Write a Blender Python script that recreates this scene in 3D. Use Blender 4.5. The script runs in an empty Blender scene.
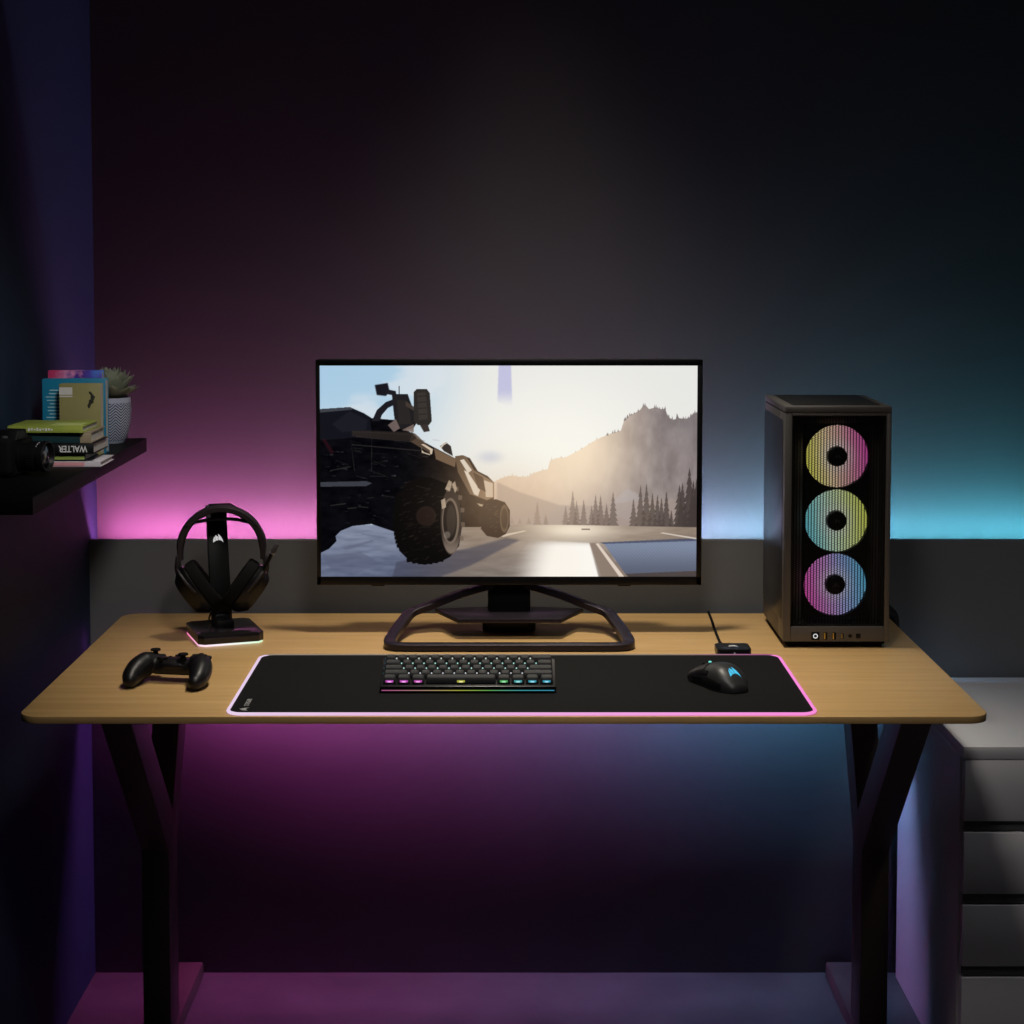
import bpy, bmesh, math, random
import numpy as np
from mathutils import Vector, Matrix
random.seed(7)
rng = np.random.default_rng(7)
SC = bpy.context.scene
COL = SC.collection
PI = math.pi

# ------------------------------------------------------------------ colour
def lin(c):
    c = c / 255.0
    return c / 12.92 if c <= 0.04045 else ((c + 0.055) / 1.055) ** 2.4
def rgb(r, g, b):
    return (lin(r), lin(g), lin(b), 1.0)

# ------------------------------------------------------------------ materials
def mat(name, col, rough=0.5, metal=0.0, spec=0.5, bump=0.0, bscale=200.0, coat=0.0, vary=0.0, vscale=12.0):
    m = bpy.data.materials.new(name); m.use_nodes = True
    nt = m.node_tree; b = nt.nodes['Principled BSDF']
    b.inputs['Base Color'].default_value = col
    b.inputs['Roughness'].default_value = rough
    b.inputs['Metallic'].default_value = metal
    b.inputs['Specular IOR Level'].default_value = spec
    b.inputs['Coat Weight'].default_value = coat
    tc = nt.nodes.new('ShaderNodeTexCoord')
    if vary > 0:
        n = nt.nodes.new('ShaderNodeTexNoise'); n.inputs['Scale'].default_value = vscale
        n.inputs['Detail'].default_value = 4
        r = nt.nodes.new('ShaderNodeValToRGB')
        r.color_ramp.elements[0].position = 0.3; r.color_ramp.elements[1].position = 0.7
        r.color_ramp.elements[0].color = tuple(c * (1 - vary) for c in col[:3]) + (1,)
        r.color_ramp.elements[1].color = tuple(min(1, c * (1 + vary)) for c in col[:3]) + (1,)
        nt.links.new(tc.outputs['Object'], n.inputs['Vector'])
        nt.links.new(n.outputs['Fac'], r.inputs['Fac'])
        nt.links.new(r.outputs['Color'], b.inputs['Base Color'])
    if bump > 0:
        n2 = nt.nodes.new('ShaderNodeTexNoise'); n2.inputs['Scale'].default_value = bscale
        bp = nt.nodes.new('ShaderNodeBump'); bp.inputs['Strength'].default_value = bump
        bp.inputs['Distance'].default_value = 0.001
        nt.links.new(tc.outputs['Object'], n2.inputs['Vector'])
        nt.links.new(n2.outputs['Fac'], bp.inputs['Height'])
        nt.links.new(bp.outputs['Normal'], b.inputs['Normal'])
    return m

def glow(name, col, strength=1.0):
    m = bpy.data.materials.new(name); m.use_nodes = True
    nt = m.node_tree; b = nt.nodes['Principled BSDF']
    b.inputs['Base Color'].default_value = (0.02, 0.02, 0.02, 1)
    b.inputs['Emission Color'].default_value = col
    b.inputs['Emission Strength'].default_value = strength
    return m

def glow_obj(name, strength):            # lamp whose colour is the object's own colour
    m = bpy.data.materials.new(name); m.use_nodes = True
    nt = m.node_tree; nt.nodes.clear()
    o = nt.nodes.new('ShaderNodeOutputMaterial'); e = nt.nodes.new('ShaderNodeEmission')
    oi = nt.nodes.new('ShaderNodeObjectInfo')
    e.inputs['Strength'].default_value = strength
    nt.links.new(oi.outputs['Color'], e.inputs['Color']); nt.links.new(e.outputs[0], o.inputs[0])
    return m

def glow_attr(name, strength):           # lamp or screen whose colour is stored per vertex
    m = bpy.data.materials.new(name); m.use_nodes = True
    nt = m.node_tree; nt.nodes.clear()
    o = nt.nodes.new('ShaderNodeOutputMaterial'); e = nt.nodes.new('ShaderNodeEmission')
    a = nt.nodes.new('ShaderNodeAttribute'); a.attribute_name = 'Col'
    e.inputs['Strength'].default_value = strength
    nt.links.new(a.outputs['Color'], e.inputs['Color']); nt.links.new(e.outputs[0], o.inputs[0])
    return m

# ------------------------------------------------------------------ mesh builder
def rrect(w, h, r, n=5, cx=0.0, cy=0.0):
    pts = []
    for (sx, sy, a0) in ((1, 1, 0), (-1, 1, 90), (-1, -1, 180), (1, -1, 270)):
        for k in range(n + 1):
            a = math.radians(a0 + 90.0 * k / n)
            pts.append((cx + sx * (w / 2 - r) + r * math.cos(a), cy + sy * (h / 2 - r) + r * math.sin(a)))
    return pts

class MB:
    def __init__(s): s.v = []; s.f = []; s.mi = []
    def raw(s, vs, fs, M=None, mi=0):
        o = len(s.v)
        for p in vs:
            p = Vector(p)
            if M is not None: p = M @ p
            s.v.append(tuple(p))
        for f in fs:
            s.f.append(tuple(o + i for i in f)); s.mi.append(mi)
        return s
    def bm(s, b, M=None, mi=0):
        b.verts.index_update()
        s.raw([v.co.copy() for v in b.verts], [[v.index for v in f.verts] for f in b.faces], M, mi)
        b.free(); return s
    def box(s, c, d, bev=0.0, seg=2, M=None, mi=0):
        b = bmesh.new(); bmesh.ops.create_cube(b, size=1.0)
        for v in b.verts: v.co = Vector((v.co.x * d[0], v.co.y * d[1], v.co.z * d[2]))
        if bev > 0:
            bev = min(bev, min(d) * 0.48)
            bmesh.ops.bevel(b, geom=list(b.edges), offset=bev, segments=seg, profile=0.5, affect='EDGES')
        T = Matrix.Translation(Vector(c))
        return s.bm(b, (M @ T) if M is not None else T, mi)
    def prism(s, pts, a, b_, axis='z', bev=0.0, seg=2, M=None, mi=0):
        """polygon extruded from a to b_ along an axis"""
        b = bmesh.new()
        vs = [b.verts.new((p[0], p[1], a)) for p in pts]
        f = b.faces.new(vs)
        r = bmesh.ops.extrude_face_region(b, geom=[f])
        nv = [g for g in r['geom'] if isinstance(g, bmesh.types.BMVert)]
        for v in nv: v.co.z = b_
        bmesh.ops.recalc_face_normals(b, faces=b.faces)
        if bev > 0:
            es = [e for e in b.edges if abs(e.verts[0].co.z - e.verts[1].co.z) < 1e-9]
            bmesh.ops.bevel(b, geom=es, offset=bev, segments=seg, profile=0.5, affect='EDGES')
        if axis == 'y': R = Matrix(((1, 0, 0, 0), (0, 0, 1, 0), (0, 1, 0, 0), (0, 0, 0, 1)))   # (x, z, y)
        elif axis == 'x': R = Matrix(((0, 0, 1, 0), (1, 0, 0, 0), (0, 1, 0, 0), (0, 0, 0, 1)))  # (y, z, x)
        else: R = Matrix.Identity(4)
        if R.determinant() < 0: bmesh.ops.reverse_faces(b, faces=b.faces)
        return s.bm(b, (M @ R) if M is not None else R, mi)
    def loft(s, rings, cap0=True, cap1=True, closed=True, M=None, mi=0):
        n = len(rings[0]); vs = [p for r in rings for p in r]; fs = []
        m = n if closed else n - 1
        for i in range(len(rings) - 1):
            for k in range(m):
                a = i * n + k; b = i * n + (k + 1) % n
                fs.append((a, b, b + n, a + n))
        if cap0: fs.append(tuple(range(n - 1, -1, -1)))
        if cap1: fs.append(tuple(range((len(rings) - 1) * n, len(rings) * n)))
        return s.raw(vs, fs, M, mi)
    def lathe(s, prof, n=32, M=None, mi=0, cap0=True, cap1=True):
        """profile (r, z) spun about z"""
        rings = [[(r * math.cos(2 * PI * k / n), r * math.sin(2 * PI * k / n), z) for k in range(n)] for r, z in prof]
        return s.loft(rings, cap0, cap1, True, M, mi)
    def tube(s, pts, rad, n=10, M=None, mi=0, flat=None):
        """round (or flat=(w,h)) section swept along a path"""
        P = [Vector(p) for p in pts]; rings = []
        up = None
        for i, p in enumerate(P):
            t = (P[min(i + 1, len(P) - 1)] - P[max(i - 1, 0)]).normalized()
            if up is None:
                up = Vector((0, 0, 1)) if abs(t.z) < 0.9 else Vector((0, 1, 0))
            u = (up - t * up.dot(t)).normalized(); w = t.cross(u); up = u
            r = rad[i] if isinstance(rad, (list, tuple)) else rad
            rings.append([tuple(p + u * (r * math.sin(2 * PI * k / n)) + w * (r * math.cos(2 * PI * k / n))) for k in range(n)])
        return s.loft(rings, True, True, True, M, mi)
    def ball(s, c, r, M=None, mi=0, seg=20):
        b = bmesh.new(); bmesh.ops.create_uvsphere(b, u_segments=seg, v_segments=seg // 2 + 2, radius=1.0)
        rr = r if isinstance(r, (tuple, list)) else (r, r, r)
        T = Matrix.Translation(Vector(c)) @ Matrix.Diagonal((*rr, 1))
        return s.bm(b, (M @ T) if M is not None else T, mi)
    def mesh(s, name, mats, angle=35):
        me = bpy.data.meshes.new(name)
        me.from_pydata(s.v, [], s.f)
        for m in (mats if isinstance(mats, (list, tuple)) else [mats]): me.materials.append(m)
        me.polygons.foreach_set('material_index', s.mi)
        me.polygons.foreach_set('use_smooth', [True] * len(s.f))
        me.update()
        me.set_sharp_from_angle(angle=math.radians(angle))
        return me
    def build(s, name, mats, parent=None, loc=None, angle=35):
        o = bpy.data.objects.new(name, s.mesh(name, mats, angle)); COL.objects.link(o)
        if parent is not None: o.parent = parent
        if loc is not None: o.location = loc
        return o

def tag(o, label=None, cat=None, group=None, kind=None):
    if label: o['label'] = label
    if cat: o['category'] = cat
    if group: o['group'] = group
    if kind: o['kind'] = kind
    return o
def thing(name, loc, label, cat, rz=0.0, group=None):
    o = bpy.data.objects.new(name, None); COL.objects.link(o)
    o.empty_display_size = 0.05; o.location = loc; o.rotation_euler = (0, 0, rz)
    return tag(o, label, cat, group)
def colours(o, cols):
    a = o.data.color_attributes.new('Col', 'FLOAT_COLOR', 'POINT')
    a.data.foreach_set('color', np.asarray(cols, dtype=np.float32).ravel())

def text_mb(body, size, extrude=0.0003, font_shear=0.0, bold=0.0):
    cu = bpy.data.curves.new('txt', 'FONT'); cu.body = body; cu.size = size
    cu.extrude = extrude; cu.align_x = 'CENTER'; cu.align_y = 'CENTER'; cu.resolution_u = 3
    cu.offset = bold; cu.shear = font_shear
    ob = bpy.data.objects.new('txt', cu)
    me = bpy.data.meshes.new_from_object(ob)
    vs = [v.co.copy() for v in me.vertices]; fs = [tuple(p.vertices) for p in me.polygons]
    bpy.data.objects.remove(ob); bpy.data.curves.remove(cu); bpy.data.meshes.remove(me)
    return vs, fs

SAILS = [  # three curved sails, about one unit wide
    [(-.52, -.36), (-.50, -.10), (-.43, .12), (-.34, .26), (-.33, .10), (-.27, -.08), (-.20, -.20), (-.36, -.26)],
    [(-.17, -.18), (-.28, .02), (-.29, .20), (-.22, .40), (-.10, .28), (.04, .20), (-.02, .00), (.05, -.14)],
    [(.09, -.13), (.03, .02), (.08, .22), (.03, .50), (.20, .36), (.36, .14), (.47, -.10), (.56, -.40), (.40, -.24), (.25, -.15)],
]
def sails_mb(size, a=0.0, b=0.0004):
    m = MB()
    for p in SAILS: m.prism([(x * size, y * size) for x, y in p], a, b)
    return m
def baked(mb, mods):
    """mesh of a builder after modifiers (nothing left behind)"""
    o = mb.build('tmp', [], None)
    mods(o)
    dg = bpy.context.evaluated_depsgraph_get(); dg.update()
    me = bpy.data.meshes.new_from_object(o.evaluated_get(dg))
    bpy.data.objects.remove(o)
    return me
def link_mesh(name, me, m, parent=None):
    me.name = name; me.materials.clear(); me.materials.append(m)
    me.polygons.foreach_set('use_smooth', [True] * len(me.polygons))
    me.polygons.foreach_set('material_index', [0] * len(me.polygons))
    o = bpy.data.objects.new(name, me); COL.objects.link(o)
    if parent is not None: o.parent = parent
    return o
def ramp3(stops, t):
    if t <= stops[0][0]: return stops[0][1]
    for (a, ca), (b, cb) in zip(stops, stops[1:]):
        if t <= b:
            k = (t - a) / (b - a)
            return tuple(x + (y - x) * k for x, y in zip(ca, cb))
    return stops[-1][1]

# ------------------------------------------------------------------ shared materials
BLACK = mat('black_plastic', (0.0035, 0.0035, 0.0035, 1), 0.45, spec=0.25)
MATTE = mat('matte_black', (0.004, 0.004, 0.004, 1), 0.7, spec=0.2, bump=0.05, bscale=900)
SATIN = mat('satin_black', (0.006, 0.0055, 0.006, 1), 0.34, spec=0.35)
RUBBER = mat('black_rubber', (0.005, 0.005, 0.005, 1), 0.85, spec=0.15)
CUSH = mat('cushion_fabric', (0.009, 0.0085, 0.0085, 1), 0.95, spec=0.1, bump=0.4, bscale=1500)
GUN = mat('gunmetal_paint', (0.105, 0.096, 0.088, 1), 0.45, metal=0.2, bump=0.04, bscale=1500)
WHITEINK = mat('white_ink', rgb(215, 215, 215), 0.5)
SILVER = mat('brushed_silver', (0.5, 0.5, 0.5, 1), 0.3, metal=0.9)

DZ = 0.740                        # desk top height
# ================================================================== the room
wall_paint = mat('wall_paint', (0.10, 0.096, 0.096, 1), 0.85, spec=0.2, bump=0.06, bscale=300, vary=0.02, vscale=3)
navy_paint = mat('navy_paint', (0.014, 0.030, 0.062, 1), 0.7, spec=0.25, bump=0.06, bscale=300, vary=0.05, vscale=3)
panel_mat = mat('grey_panel', (0.135, 0.136, 0.140, 1), 0.75, spec=0.25, bump=0.04, bscale=500, vary=0.04, vscale=6)
floor_mat = mat('dark_floor', (0.08, 0.07, 0.068, 1), 0.6, bump=0.05, bscale=80, vary=0.2, vscale=8)
XW = -0.829
b = MB(); b.box((0.9, 3.704, 1.3), (3.6, 0.10, 2.6)); tag(b.build('wall_back', wall_paint), kind='structure')
b = MB(); b.box((XW - 0.05, 1.827, 1.3), (0.10, 3.654, 2.6)); tag(b.build('wall_left', navy_paint), kind='structure')
b = MB(); b.box((0.9, 1.82, -0.05), (3.6, 3.84, 0.10)); tag(b.build('floor', floor_mat), kind='structure')
b = MB(); b.box((0.93, 3.588, 0.4395), (3.5186, 0.016, 0.879), 0.001); tag(b.build('trim_1', panel_mat), kind='structure')

# LED strips ---------------------------------------------------------
LEDM = glow_obj('led_light', 255)
LEDU = glow_obj('led_light_low', 400)
LED_STOPS = [(-0.80, (0.93, 0.18, 0.66)), (-0.30, (0.98, 0.30, 0.74)), (0.05, (0.82, 0.46, 0.86)),
             (0.34, (0.50, 0.62, 0.95)), (0.52, (0.34, 0.62, 0.92)), (0.80, (0.12, 0.52, 0.72)), (1.2, (0.09, 0.54, 0.72))]
def led_strip(name, loc, x0, x1, n, label, m, stops, face):
    t = thing(name, loc, label, 'light strip')
    b = MB(); L = (x1 - x0)
    if face == 'up': b.box((0, -0.0027, -0.002), (L, 0.0164, 0.003))
    else: b.box((0, -0.002, 0), (L, 0.003, 0.012)); b.box((0, 0.0085, -0.0070), (L, 0.024, 0.002), 0.0004); b.box((0, 0.0030, 0.0070), (L, 0.013, 0.002), 0.0004)  # front and rear lips are added to cut off spill from the low strip
    b.build('strip_backing', MATTE, t)
    mb = MB(); w = L / n
    if face == 'up': mb.box((0, 0, 0.0002), (w * 0.96, 0.007, 0.001))
    else: mb.box((0, 0.0002, 0), (w * 0.96, 0.001, 0.007))
    me = mb.mesh('light_segment', m)
    for i in range(n):
        o = bpy.data.objects.new('light_segment', me); COL.objects.link(o); o.parent = t
        o.location = ((i + 0.5) * w - L / 2, 0, 0)
        o.color = (*ramp3(stops, loc[0] + o.location.x), 1)
    if face == 'back': t.rotation_euler = (-math.radians(90), 0, 0)
    return t
led_strip('led_strip', (0.21, 3.6072, 0.8615), -0.80, 1.23, 40, 'colour changing light strip glowing along the top of the grey wall panel', LEDM, LED_STOPS, 'up')
LOW_STOPS = [(-0.80, (0.85, 0.07, 0.55)), (-0.25, (0.70, 0.13, 0.60)), (0.15, (0.30, 0.22, 0.62)),
             (0.45, (0.08, 0.36, 0.68)), (0.80, (0.03, 0.45, 0.72))]
led_strip('led_strip', (-0.015, 3.525, 0.7245), -0.67, 0.64, 30, 'colour changing light strip fixed below the wooden desk top', LEDU, LOW_STOPS, 'back')

# ================================================================== desk
def wood():
    m = bpy.data.materials.new('oak_wood'); m.use_nodes = True
    nt = m.node_tree; p = nt.nodes['Principled BSDF']; N = nt.nodes.new; Lk = nt.links.new
    tc = N('ShaderNodeTexCoord'); mp = N('ShaderNodeMapping'); mp.inputs['Scale'].default_value = (1.3, 26, 26)
    Lk(tc.outputs['Object'], mp.inputs['Vector'])
    n = N('ShaderNodeTexNoise'); n.inputs['Scale'].default_value = 2.2; n.inputs['Detail'].default_value = 7; n.inputs['Roughness'].default_value = .62
    n.inputs['Distortion'].default_value = 0.6
    Lk(mp.outputs[0], n.inputs['Vector'])
    r = N('ShaderNodeValToRGB'); e = r.color_ramp.elements
    e[0].position = .28; e[0].color = (0.50, 0.300, 0.115, 1)
    e[1].position = .72; e[1].color = (0.64, 0.410, 0.175, 1)
    Lk(n.outputs['Fac'], r.inputs['Fac']); Lk(r.outputs['Color'], p.inputs['Base Color'])
    p.inputs['Roughness'].default_value = 0.42; p.inputs['Specular IOR Level'].default_value = 0.35
    bp = N('ShaderNodeBump'); bp.inputs['Strength'].default_value = 0.06; bp.inputs['Distance'].default_value = 0.001
    Lk(n.outputs['Fac'], bp.inputs['Height']); Lk(bp.outputs['Normal'], p.inputs['Normal'])
    return m
DX, DY = -0.005, 3.1430
desk = thing('desk', (DX, DY, 0), 'wide light oak desk with dark splayed metal legs carrying the monitor', 'desk')
b = MB(); b.prism(rrect(1.494, 0.795, 0.035, 8), DZ - 0.0115, DZ, bev=0.0012); b.build('desk_top', wood(), desk)
legm = mat('dark_bronze_metal', (0.11, 0.072, 0.066, 1), 0.5, metal=0.2, bump=0.03)
for xs in (-0.6295, 0.6695):
    b = MB()
    # the two arms of the fork, their joint and the post: one welded frame, drawn in the y-z plane
    fork = [(-0.275, 0.727), (-0.180, 0.727), (0.118, 0.435), (0.275, 0.727), (0.360, 0.727), (0.160, 0.372), (0.160, 0.03), (0.075, 0.03), (0.075, 0.372)]
    b.prism(fork, xs - 0.025, xs + 0.025, axis='x', bev=0.002)
    b.build('leg', legm, desk)
    f = MB(); f.box((xs, 0.10, 0.018), (0.056, 0.62, 0.032), 0.004); f.build('foot_rail', legm, desk)
    f = MB(); f.box((xs, 0.03, 0.7255), (0.06, 0.66, 0.005), 0.001); f.build('mounting_plate', legm, desk)

# ================================================================== desk mat
mt = thing('desk_mat', (0.0225, 2.9530, DZ), 'large black desk mat with glowing pink and white rim under the keyboard', 'desk mat')
mw, mh = 0.9065, 0.404
matm = mat('mat_cloth', (0.0085, 0.0085, 0.0085, 1), 0.9, spec=0.1, bump=0.3, bscale=2500)
b = MB(); b.prism(rrect(mw - 0.004, mh - 0.004, 0.022, 8), 0.0002, 0.004, bev=0.001); b.build('mat_cloth', matm, mt)
edge = rrect(mw, mh, 0.024, 10)
b = MB(); P = [(x, y, 0.0026) for x, y in edge]; P = P + [P[0]]
rings = []
for i in range(len(edge)):
    p = Vector(edge[i]); t = (Vector(edge[(i + 1) % len(edge)]) - Vector(edge[i - 1])).normalized(); nrm = Vector((t.y, -t.x))
    rings.append([(p.x + nrm.x * 0.0032 * math.cos(a), p.y + nrm.y * 0.0032 * math.cos(a), 0.0028 + 0.0026 * math.sin(a)) for a in [2 * PI * k / 8 for k in range(8)]])
rings.append(rings[0])
# dense along the long sides so that the colour can change
dense = []
for a, c in zip(rings, rings[1:]):
    d = (Vector(a[0]) - Vector(c[0])).length; n = max(1, int(d / 0.03))
    for k in range(n): dense.append([tuple(Vector(p).lerp(Vector(q), k / n)) for p, q in zip(a, c)])
dense.append(rings[-1])
b.loft(dense, False, False)
o = b.build('light_rim', glow_attr('rim_light', 1.0), mt)
def rimcol(x, y):
    t = (x + mw / 2) / mw
    if y > mh / 2 - 0.006: k = 0.45; c = ramp3([(0, (.60, .50, .42)), (0.8, (.55, .45, .36)), (1, (.75, .16, .55))], t); return (*[v * k for v in c], 1)
    c = ramp3([(0, (.80, .62, .82)), (.35, (.80, .46, .74)), (.7, (.88, .36, .74)), (1, (.95, .26, .70))], t)
    return (*c, 1)
colours(o, [rimcol(v[0], v[1]) for v in b.v])
vs, fs = text_mb('CORSAIR', 0.0110, 0.0001, bold=0.0001)
b = MB(); R = Matrix.Translation((-0.4285, -0.136, 0.0044)) @ Matrix.Rotation(PI / 2, 4, 'Z')
b.raw(vs, fs, R)
for p in SAILS: b.prism([(x * 0.016, y * 0.016) for x, y in p], -0.0002, 0.0001, M=Matrix.Translation((-0.4285, -0.178, 0.0044)) @ Matrix.Rotation(PI / 2, 4, 'Z'))
b.build('printed_logo', mat('grey_logo_ink', rgb(165, 165, 165), 0.5), mt)

# ================================================================== monitor
mon = thing('monitor', (0.0040, 3.36, DZ), 'large flat monitor on a splayed black stand showing an off-road vehicle', 'monitor')
MWd, z0m, z1m = 0.7160, 0.090, 0.5105
b = MB(); b.prism(rrect(MWd, z1m - z0m, 0.004, 4, 0, (z0m + z1m) / 2), 0.0015, 0.022, axis='y', bev=0.0015)
b.prism(rrect(0.50, 0.28, 0.03, 4, 0, (z0m + z1m) / 2), 0.02, 0.052, axis='y', bev=0.008)
b.build('housing', BLACK, mon)
b = MB()
sx0, sx1, sz0, sz1 = -0.3505, 0.3485, 0.1055, 0.4995
for c, d in (((-.3542, .0, (z0m + z1m) / 2), (.0075, .004, z1m - z0m)), ((.3533, 0, (z0m + z1m) / 2), (.0095, .004, z1m - z0m)),
             ((0, 0, (z0m + sz0) / 2), (MWd, .004, sz0 - z0m)), ((0, 0, (sz1 + z1m) / 2), (MWd, .004, z1m - sz1))):
    b.box(c, d, 0.0006)
b.build('bezel', SATIN, mon)
for sx in (-0.245, 0.215):
    b = MB(); b.box((sx, 0.006, z0m - 0.001), (0.024, 0.008, 0.004), 0.001); b.build('sensor_bump', BLACK, mon)
# stand
standm = mat('dark_anodised', (0.024, 0.018, 0.026, 1), 0.38, metal=0.5)
b = MB()
def flatbar(pts, w, h):
    P = [Vector(p) for p in pts]; rings = []
    for i, p in enumerate(P):
        t = (P[min(i + 1, len(P) - 1)] - P[max(i - 1, 0)]).normalized()
        side = t.cross(Vector((0, 0, 1))).normalized(); up = side.cross(t).normalized()
        q = []
        for (a, c) in ((.5, .35), (.35, .5), (-.35, .5), (-.5, .35), (-.5, -.35), (-.35, -.5), (.35, -.5), (.5, -.35)):
            q.append(tuple(p + side * (a * w) + up * (c * h)))
        rings.append(q)
    b.loft(rings)
def smooth(pts, n=6):
    P = [Vector(p) for p in pts]; out = []
    for i in range(len(P) - 1):
        p0 = P[max(i - 1, 0)]; p1 = P[i]; p2 = P[i + 1]; p3 = P[min(i + 2, len(P) - 1)]
        for k in range(n):
            t = k / n
            out.append(0.5 * ((2 * p1) + (p2 - p0) * t + (2 * p0 - 5 * p1 + 4 * p2 - p3) * t * t + (3 * p1 - p0 - 3 * p2 + p3) * t ** 3))
    out.append(P[-1]); return out
loop = [(-0.030, 0.030, 0.085), (-0.10, 0.020, 0.066), (-0.150, 0.008, 0.048), (-0.182, -0.008, 0.039), (-0.197, -0.045, 0.028), (-0.2095, -0.090, 0.016),
        (-0.2150, -0.120, 0.0095), (-0.2125, -0.142, 0.0075), (-0.2000, -0.154, 0.0075), (-0.17, -0.1565, 0.0075)]
sm = smooth(loop)
full = sm + [Vector((-x.x, x.y, x.z)) for x in reversed(sm)]
flatbar(full, 0.021, 0.0135)
b.build('stand_loop', standm, mon)
b = MB(); b.prism([(-0.140, 0.038), (-0.095, -0.060), (0.095, -0.060), (0.140, 0.038), (0.03, 0.06), (-0.03, 0.06)], 0.030, 0.038, bev=0.0015); b.build('stand_plate', standm, mon)
b = MB(); b.box((0, 0.035, 0.0560), (0.08, 0.030, 0.068), 0.003); b.box((0, 0.046, 0.18), (0.07, 0.018, 0.22), 0.003); b.build('stand_neck', BLACK, mon)
b = MB(); b.prism(rrect(0.10, 0.06, 0.02, 5, 0, 0.030), 0.0004, 0.0305, bev=0.001); b.build('stand_foot', BLACK, mon)
# ================================================================== picture shown on the monitor
PW, PH = 756, 423                       # raster of the displayed picture
PX0, PX1, PY0, PY1 = 320.0, 697.5, 365.5, 577.0
S2 = PW / (PX1 - PX0)
gx = (np.arange(PW) + .5) / S2 + PX0
gy = (np.arange(PH) + .5) / (PH / (PY1 - PY0)) + PY0
X, Y = np.meshgrid(gx, gy)
def sstep(a, b, v):
    t = np.clip((v - a) / (b - a), 0, 1); return t * t * (3 - 2 * t)
def vnoise(scx, scy, seed, octv=4):
    r = np.random.default_rng(seed); out = np.zeros((PH, PW)); amp = 1; tot = 0
    for o in range(octv):
        g = r.random((64, 64)); u = (X / scx * 2 ** o) % 63; v = (Y / scy * 2 ** o) % 63
        iu = u.astype(int); iv = v.astype(int); fu = u - iu; fv = v - iv
        fu = fu * fu * (3 - 2 * fu); fv = fv * fv * (3 - 2 * fv)
        out += amp * ((g[iv, iu] * (1 - fu) + g[iv, iu + 1] * fu) * (1 - fv) + (g[iv + 1, iu] * (1 - fu) + g[iv + 1, iu + 1] * fu) * fv)
        tot += amp; amp *= .5
    return out / tot
def pmask(pts, soft=0):
    """antialiased polygon mask"""
    acc = np.zeros((PH, PW)); k = 0
    for ox in (-.25, .25):
        for oy in (-.25, .25):
            xs = X + ox / S2; ys = Y + oy / S2; ins = np.zeros((PH, PW), bool); n = len(pts)
            for i in range(n):
                x0, y0 = pts[i]; x1, y1 = pts[(i + 1) % n]
                if y0 == y1: continue
                c = ((y0 <= ys) & (ys < y1)) | ((y1 <= ys) & (ys < y0))
                ins ^= c & (xs < (x1 - x0) * (ys - y0) / (y1 - y0) + x0)
            acc += ins; k += 1
    m = acc / k
    for _ in range(soft):
        q = np.pad(m, 1, mode='edge'); m = (q[:-2, 1:-1] + q[2:, 1:-1] + q[1:-1, :-2] + q[1:-1, 2:] + q[1:-1, 1:-1]) / 5
    return m
def emask(cx, cy, rx, ry, rot=0.0, soft=0.06):
    c, s = math.cos(rot), math.sin(rot); dx, dy = X - cx, Y - cy
    u = (dx * c + dy * s) / rx; v = (-dx * s + dy * c) / ry
    return 1 - sstep(1 - soft, 1 + soft, np.sqrt(u * u + v * v))
IMG = np.zeros((PH, PW, 3))
def put(m, col, a=1.0):
    global IMG
    c = np.asarray(col, float); c = c if c.ndim == 3 else c.reshape(1, 1, 3)
    IMG = IMG * (1 - (m * a)[..., None]) + c * (m * a)[..., None]
def mix(c0, c1, t):
    return np.asarray(c0, float) * (1 - t[..., None]) + np.asarray(c1, float) * t[..., None]
# sky
sky = mix((168, 202, 226), (208, 218, 226), sstep(380, 460, Y) * .75)
sky = sky * (1 - sstep(380, 500, X)[..., None]) + np.array((229, 229, 226.)) * sstep(380, 500, X)[..., None]
IMG[:] = sky
n1 = vnoise(60, 26, 1)
put(sstep(.5, .75, n1) * (1 - sstep(420, 520, X)), (222, 226, 232), .6)
d = np.hypot((X - 560) / 1.1, (Y - 455) * 1.15)
put(np.exp(-(d / 66) ** 2), (255, 254, 243), .97)
put(np.exp(-(d / 120) ** 2), (246, 243, 234), .55)
d2 = np.hypot(X - 575, Y - 447)
# tall distant tower with its foot lost in cloud
put(pmask([(499, 360), (511, 360), (512.5, 407), (497.5, 402)], 2) * (1 - sstep(388, 408, Y)), (188, 188, 222), .85)
put(emask(490, 457, 10, 5, 0, .95), (208, 211, 222), .8)
# mountain
prof = [(490, 484), (497, 480), (505, 477), (509, 475.5), (520, 476.5), (528, 477), (534, 473), (541, 470.5), (548, 469), (550, 461), (556, 458), (566, 457), (574, 453), (583, 448), (592, 442), (602, 437),
        (612, 433), (621, 430.5), (624, 421), (630, 415), (635, 413), (640, 410), (643, 406), (646, 405.5), (649, 409), (655, 407.5), (661, 409), (665.5, 409), (668, 417), (673, 419.5), (676, 419), (677, 413), (679, 418), (686, 419), (690, 417), (694, 413.5), (697, 412), (702, 412), (702, 530), (490, 530)]
mm = pmask(prof)
hz = np.exp(-((X - 575) / 75) ** 2 - ((Y - 470) / 45) ** 2)
n2 = vnoise(11, 20, 3); n3 = vnoise(5, 9, 5)
base = mix((226, 202, 178), (132, 122, 122), sstep(560, 672, X + (Y - 430) * .25))
base = base + ((n2 - .5) * 46 * sstep(560, 640, X) + (n3 - .5) * 16)[..., None]
base = base * (1 - (np.exp(-(d2 / 40) ** 2) * .92)[..., None]) + np.array((252, 232, 202.)) * (np.exp(-(d2 / 40) ** 2) * .92)[..., None]
put(mm, base)
put(mm * (1 - sstep(430, 460, Y)) * sstep(640, 700, X), (120, 114, 118), .35)
put(mm * sstep(475, 525, Y), (176, 160, 150), .55)
put(pmask([(612, 502), (628, 488), (640, 495), (650, 510), (628, 520), (610, 514)], 5), (172, 166, 172), .5)
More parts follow.
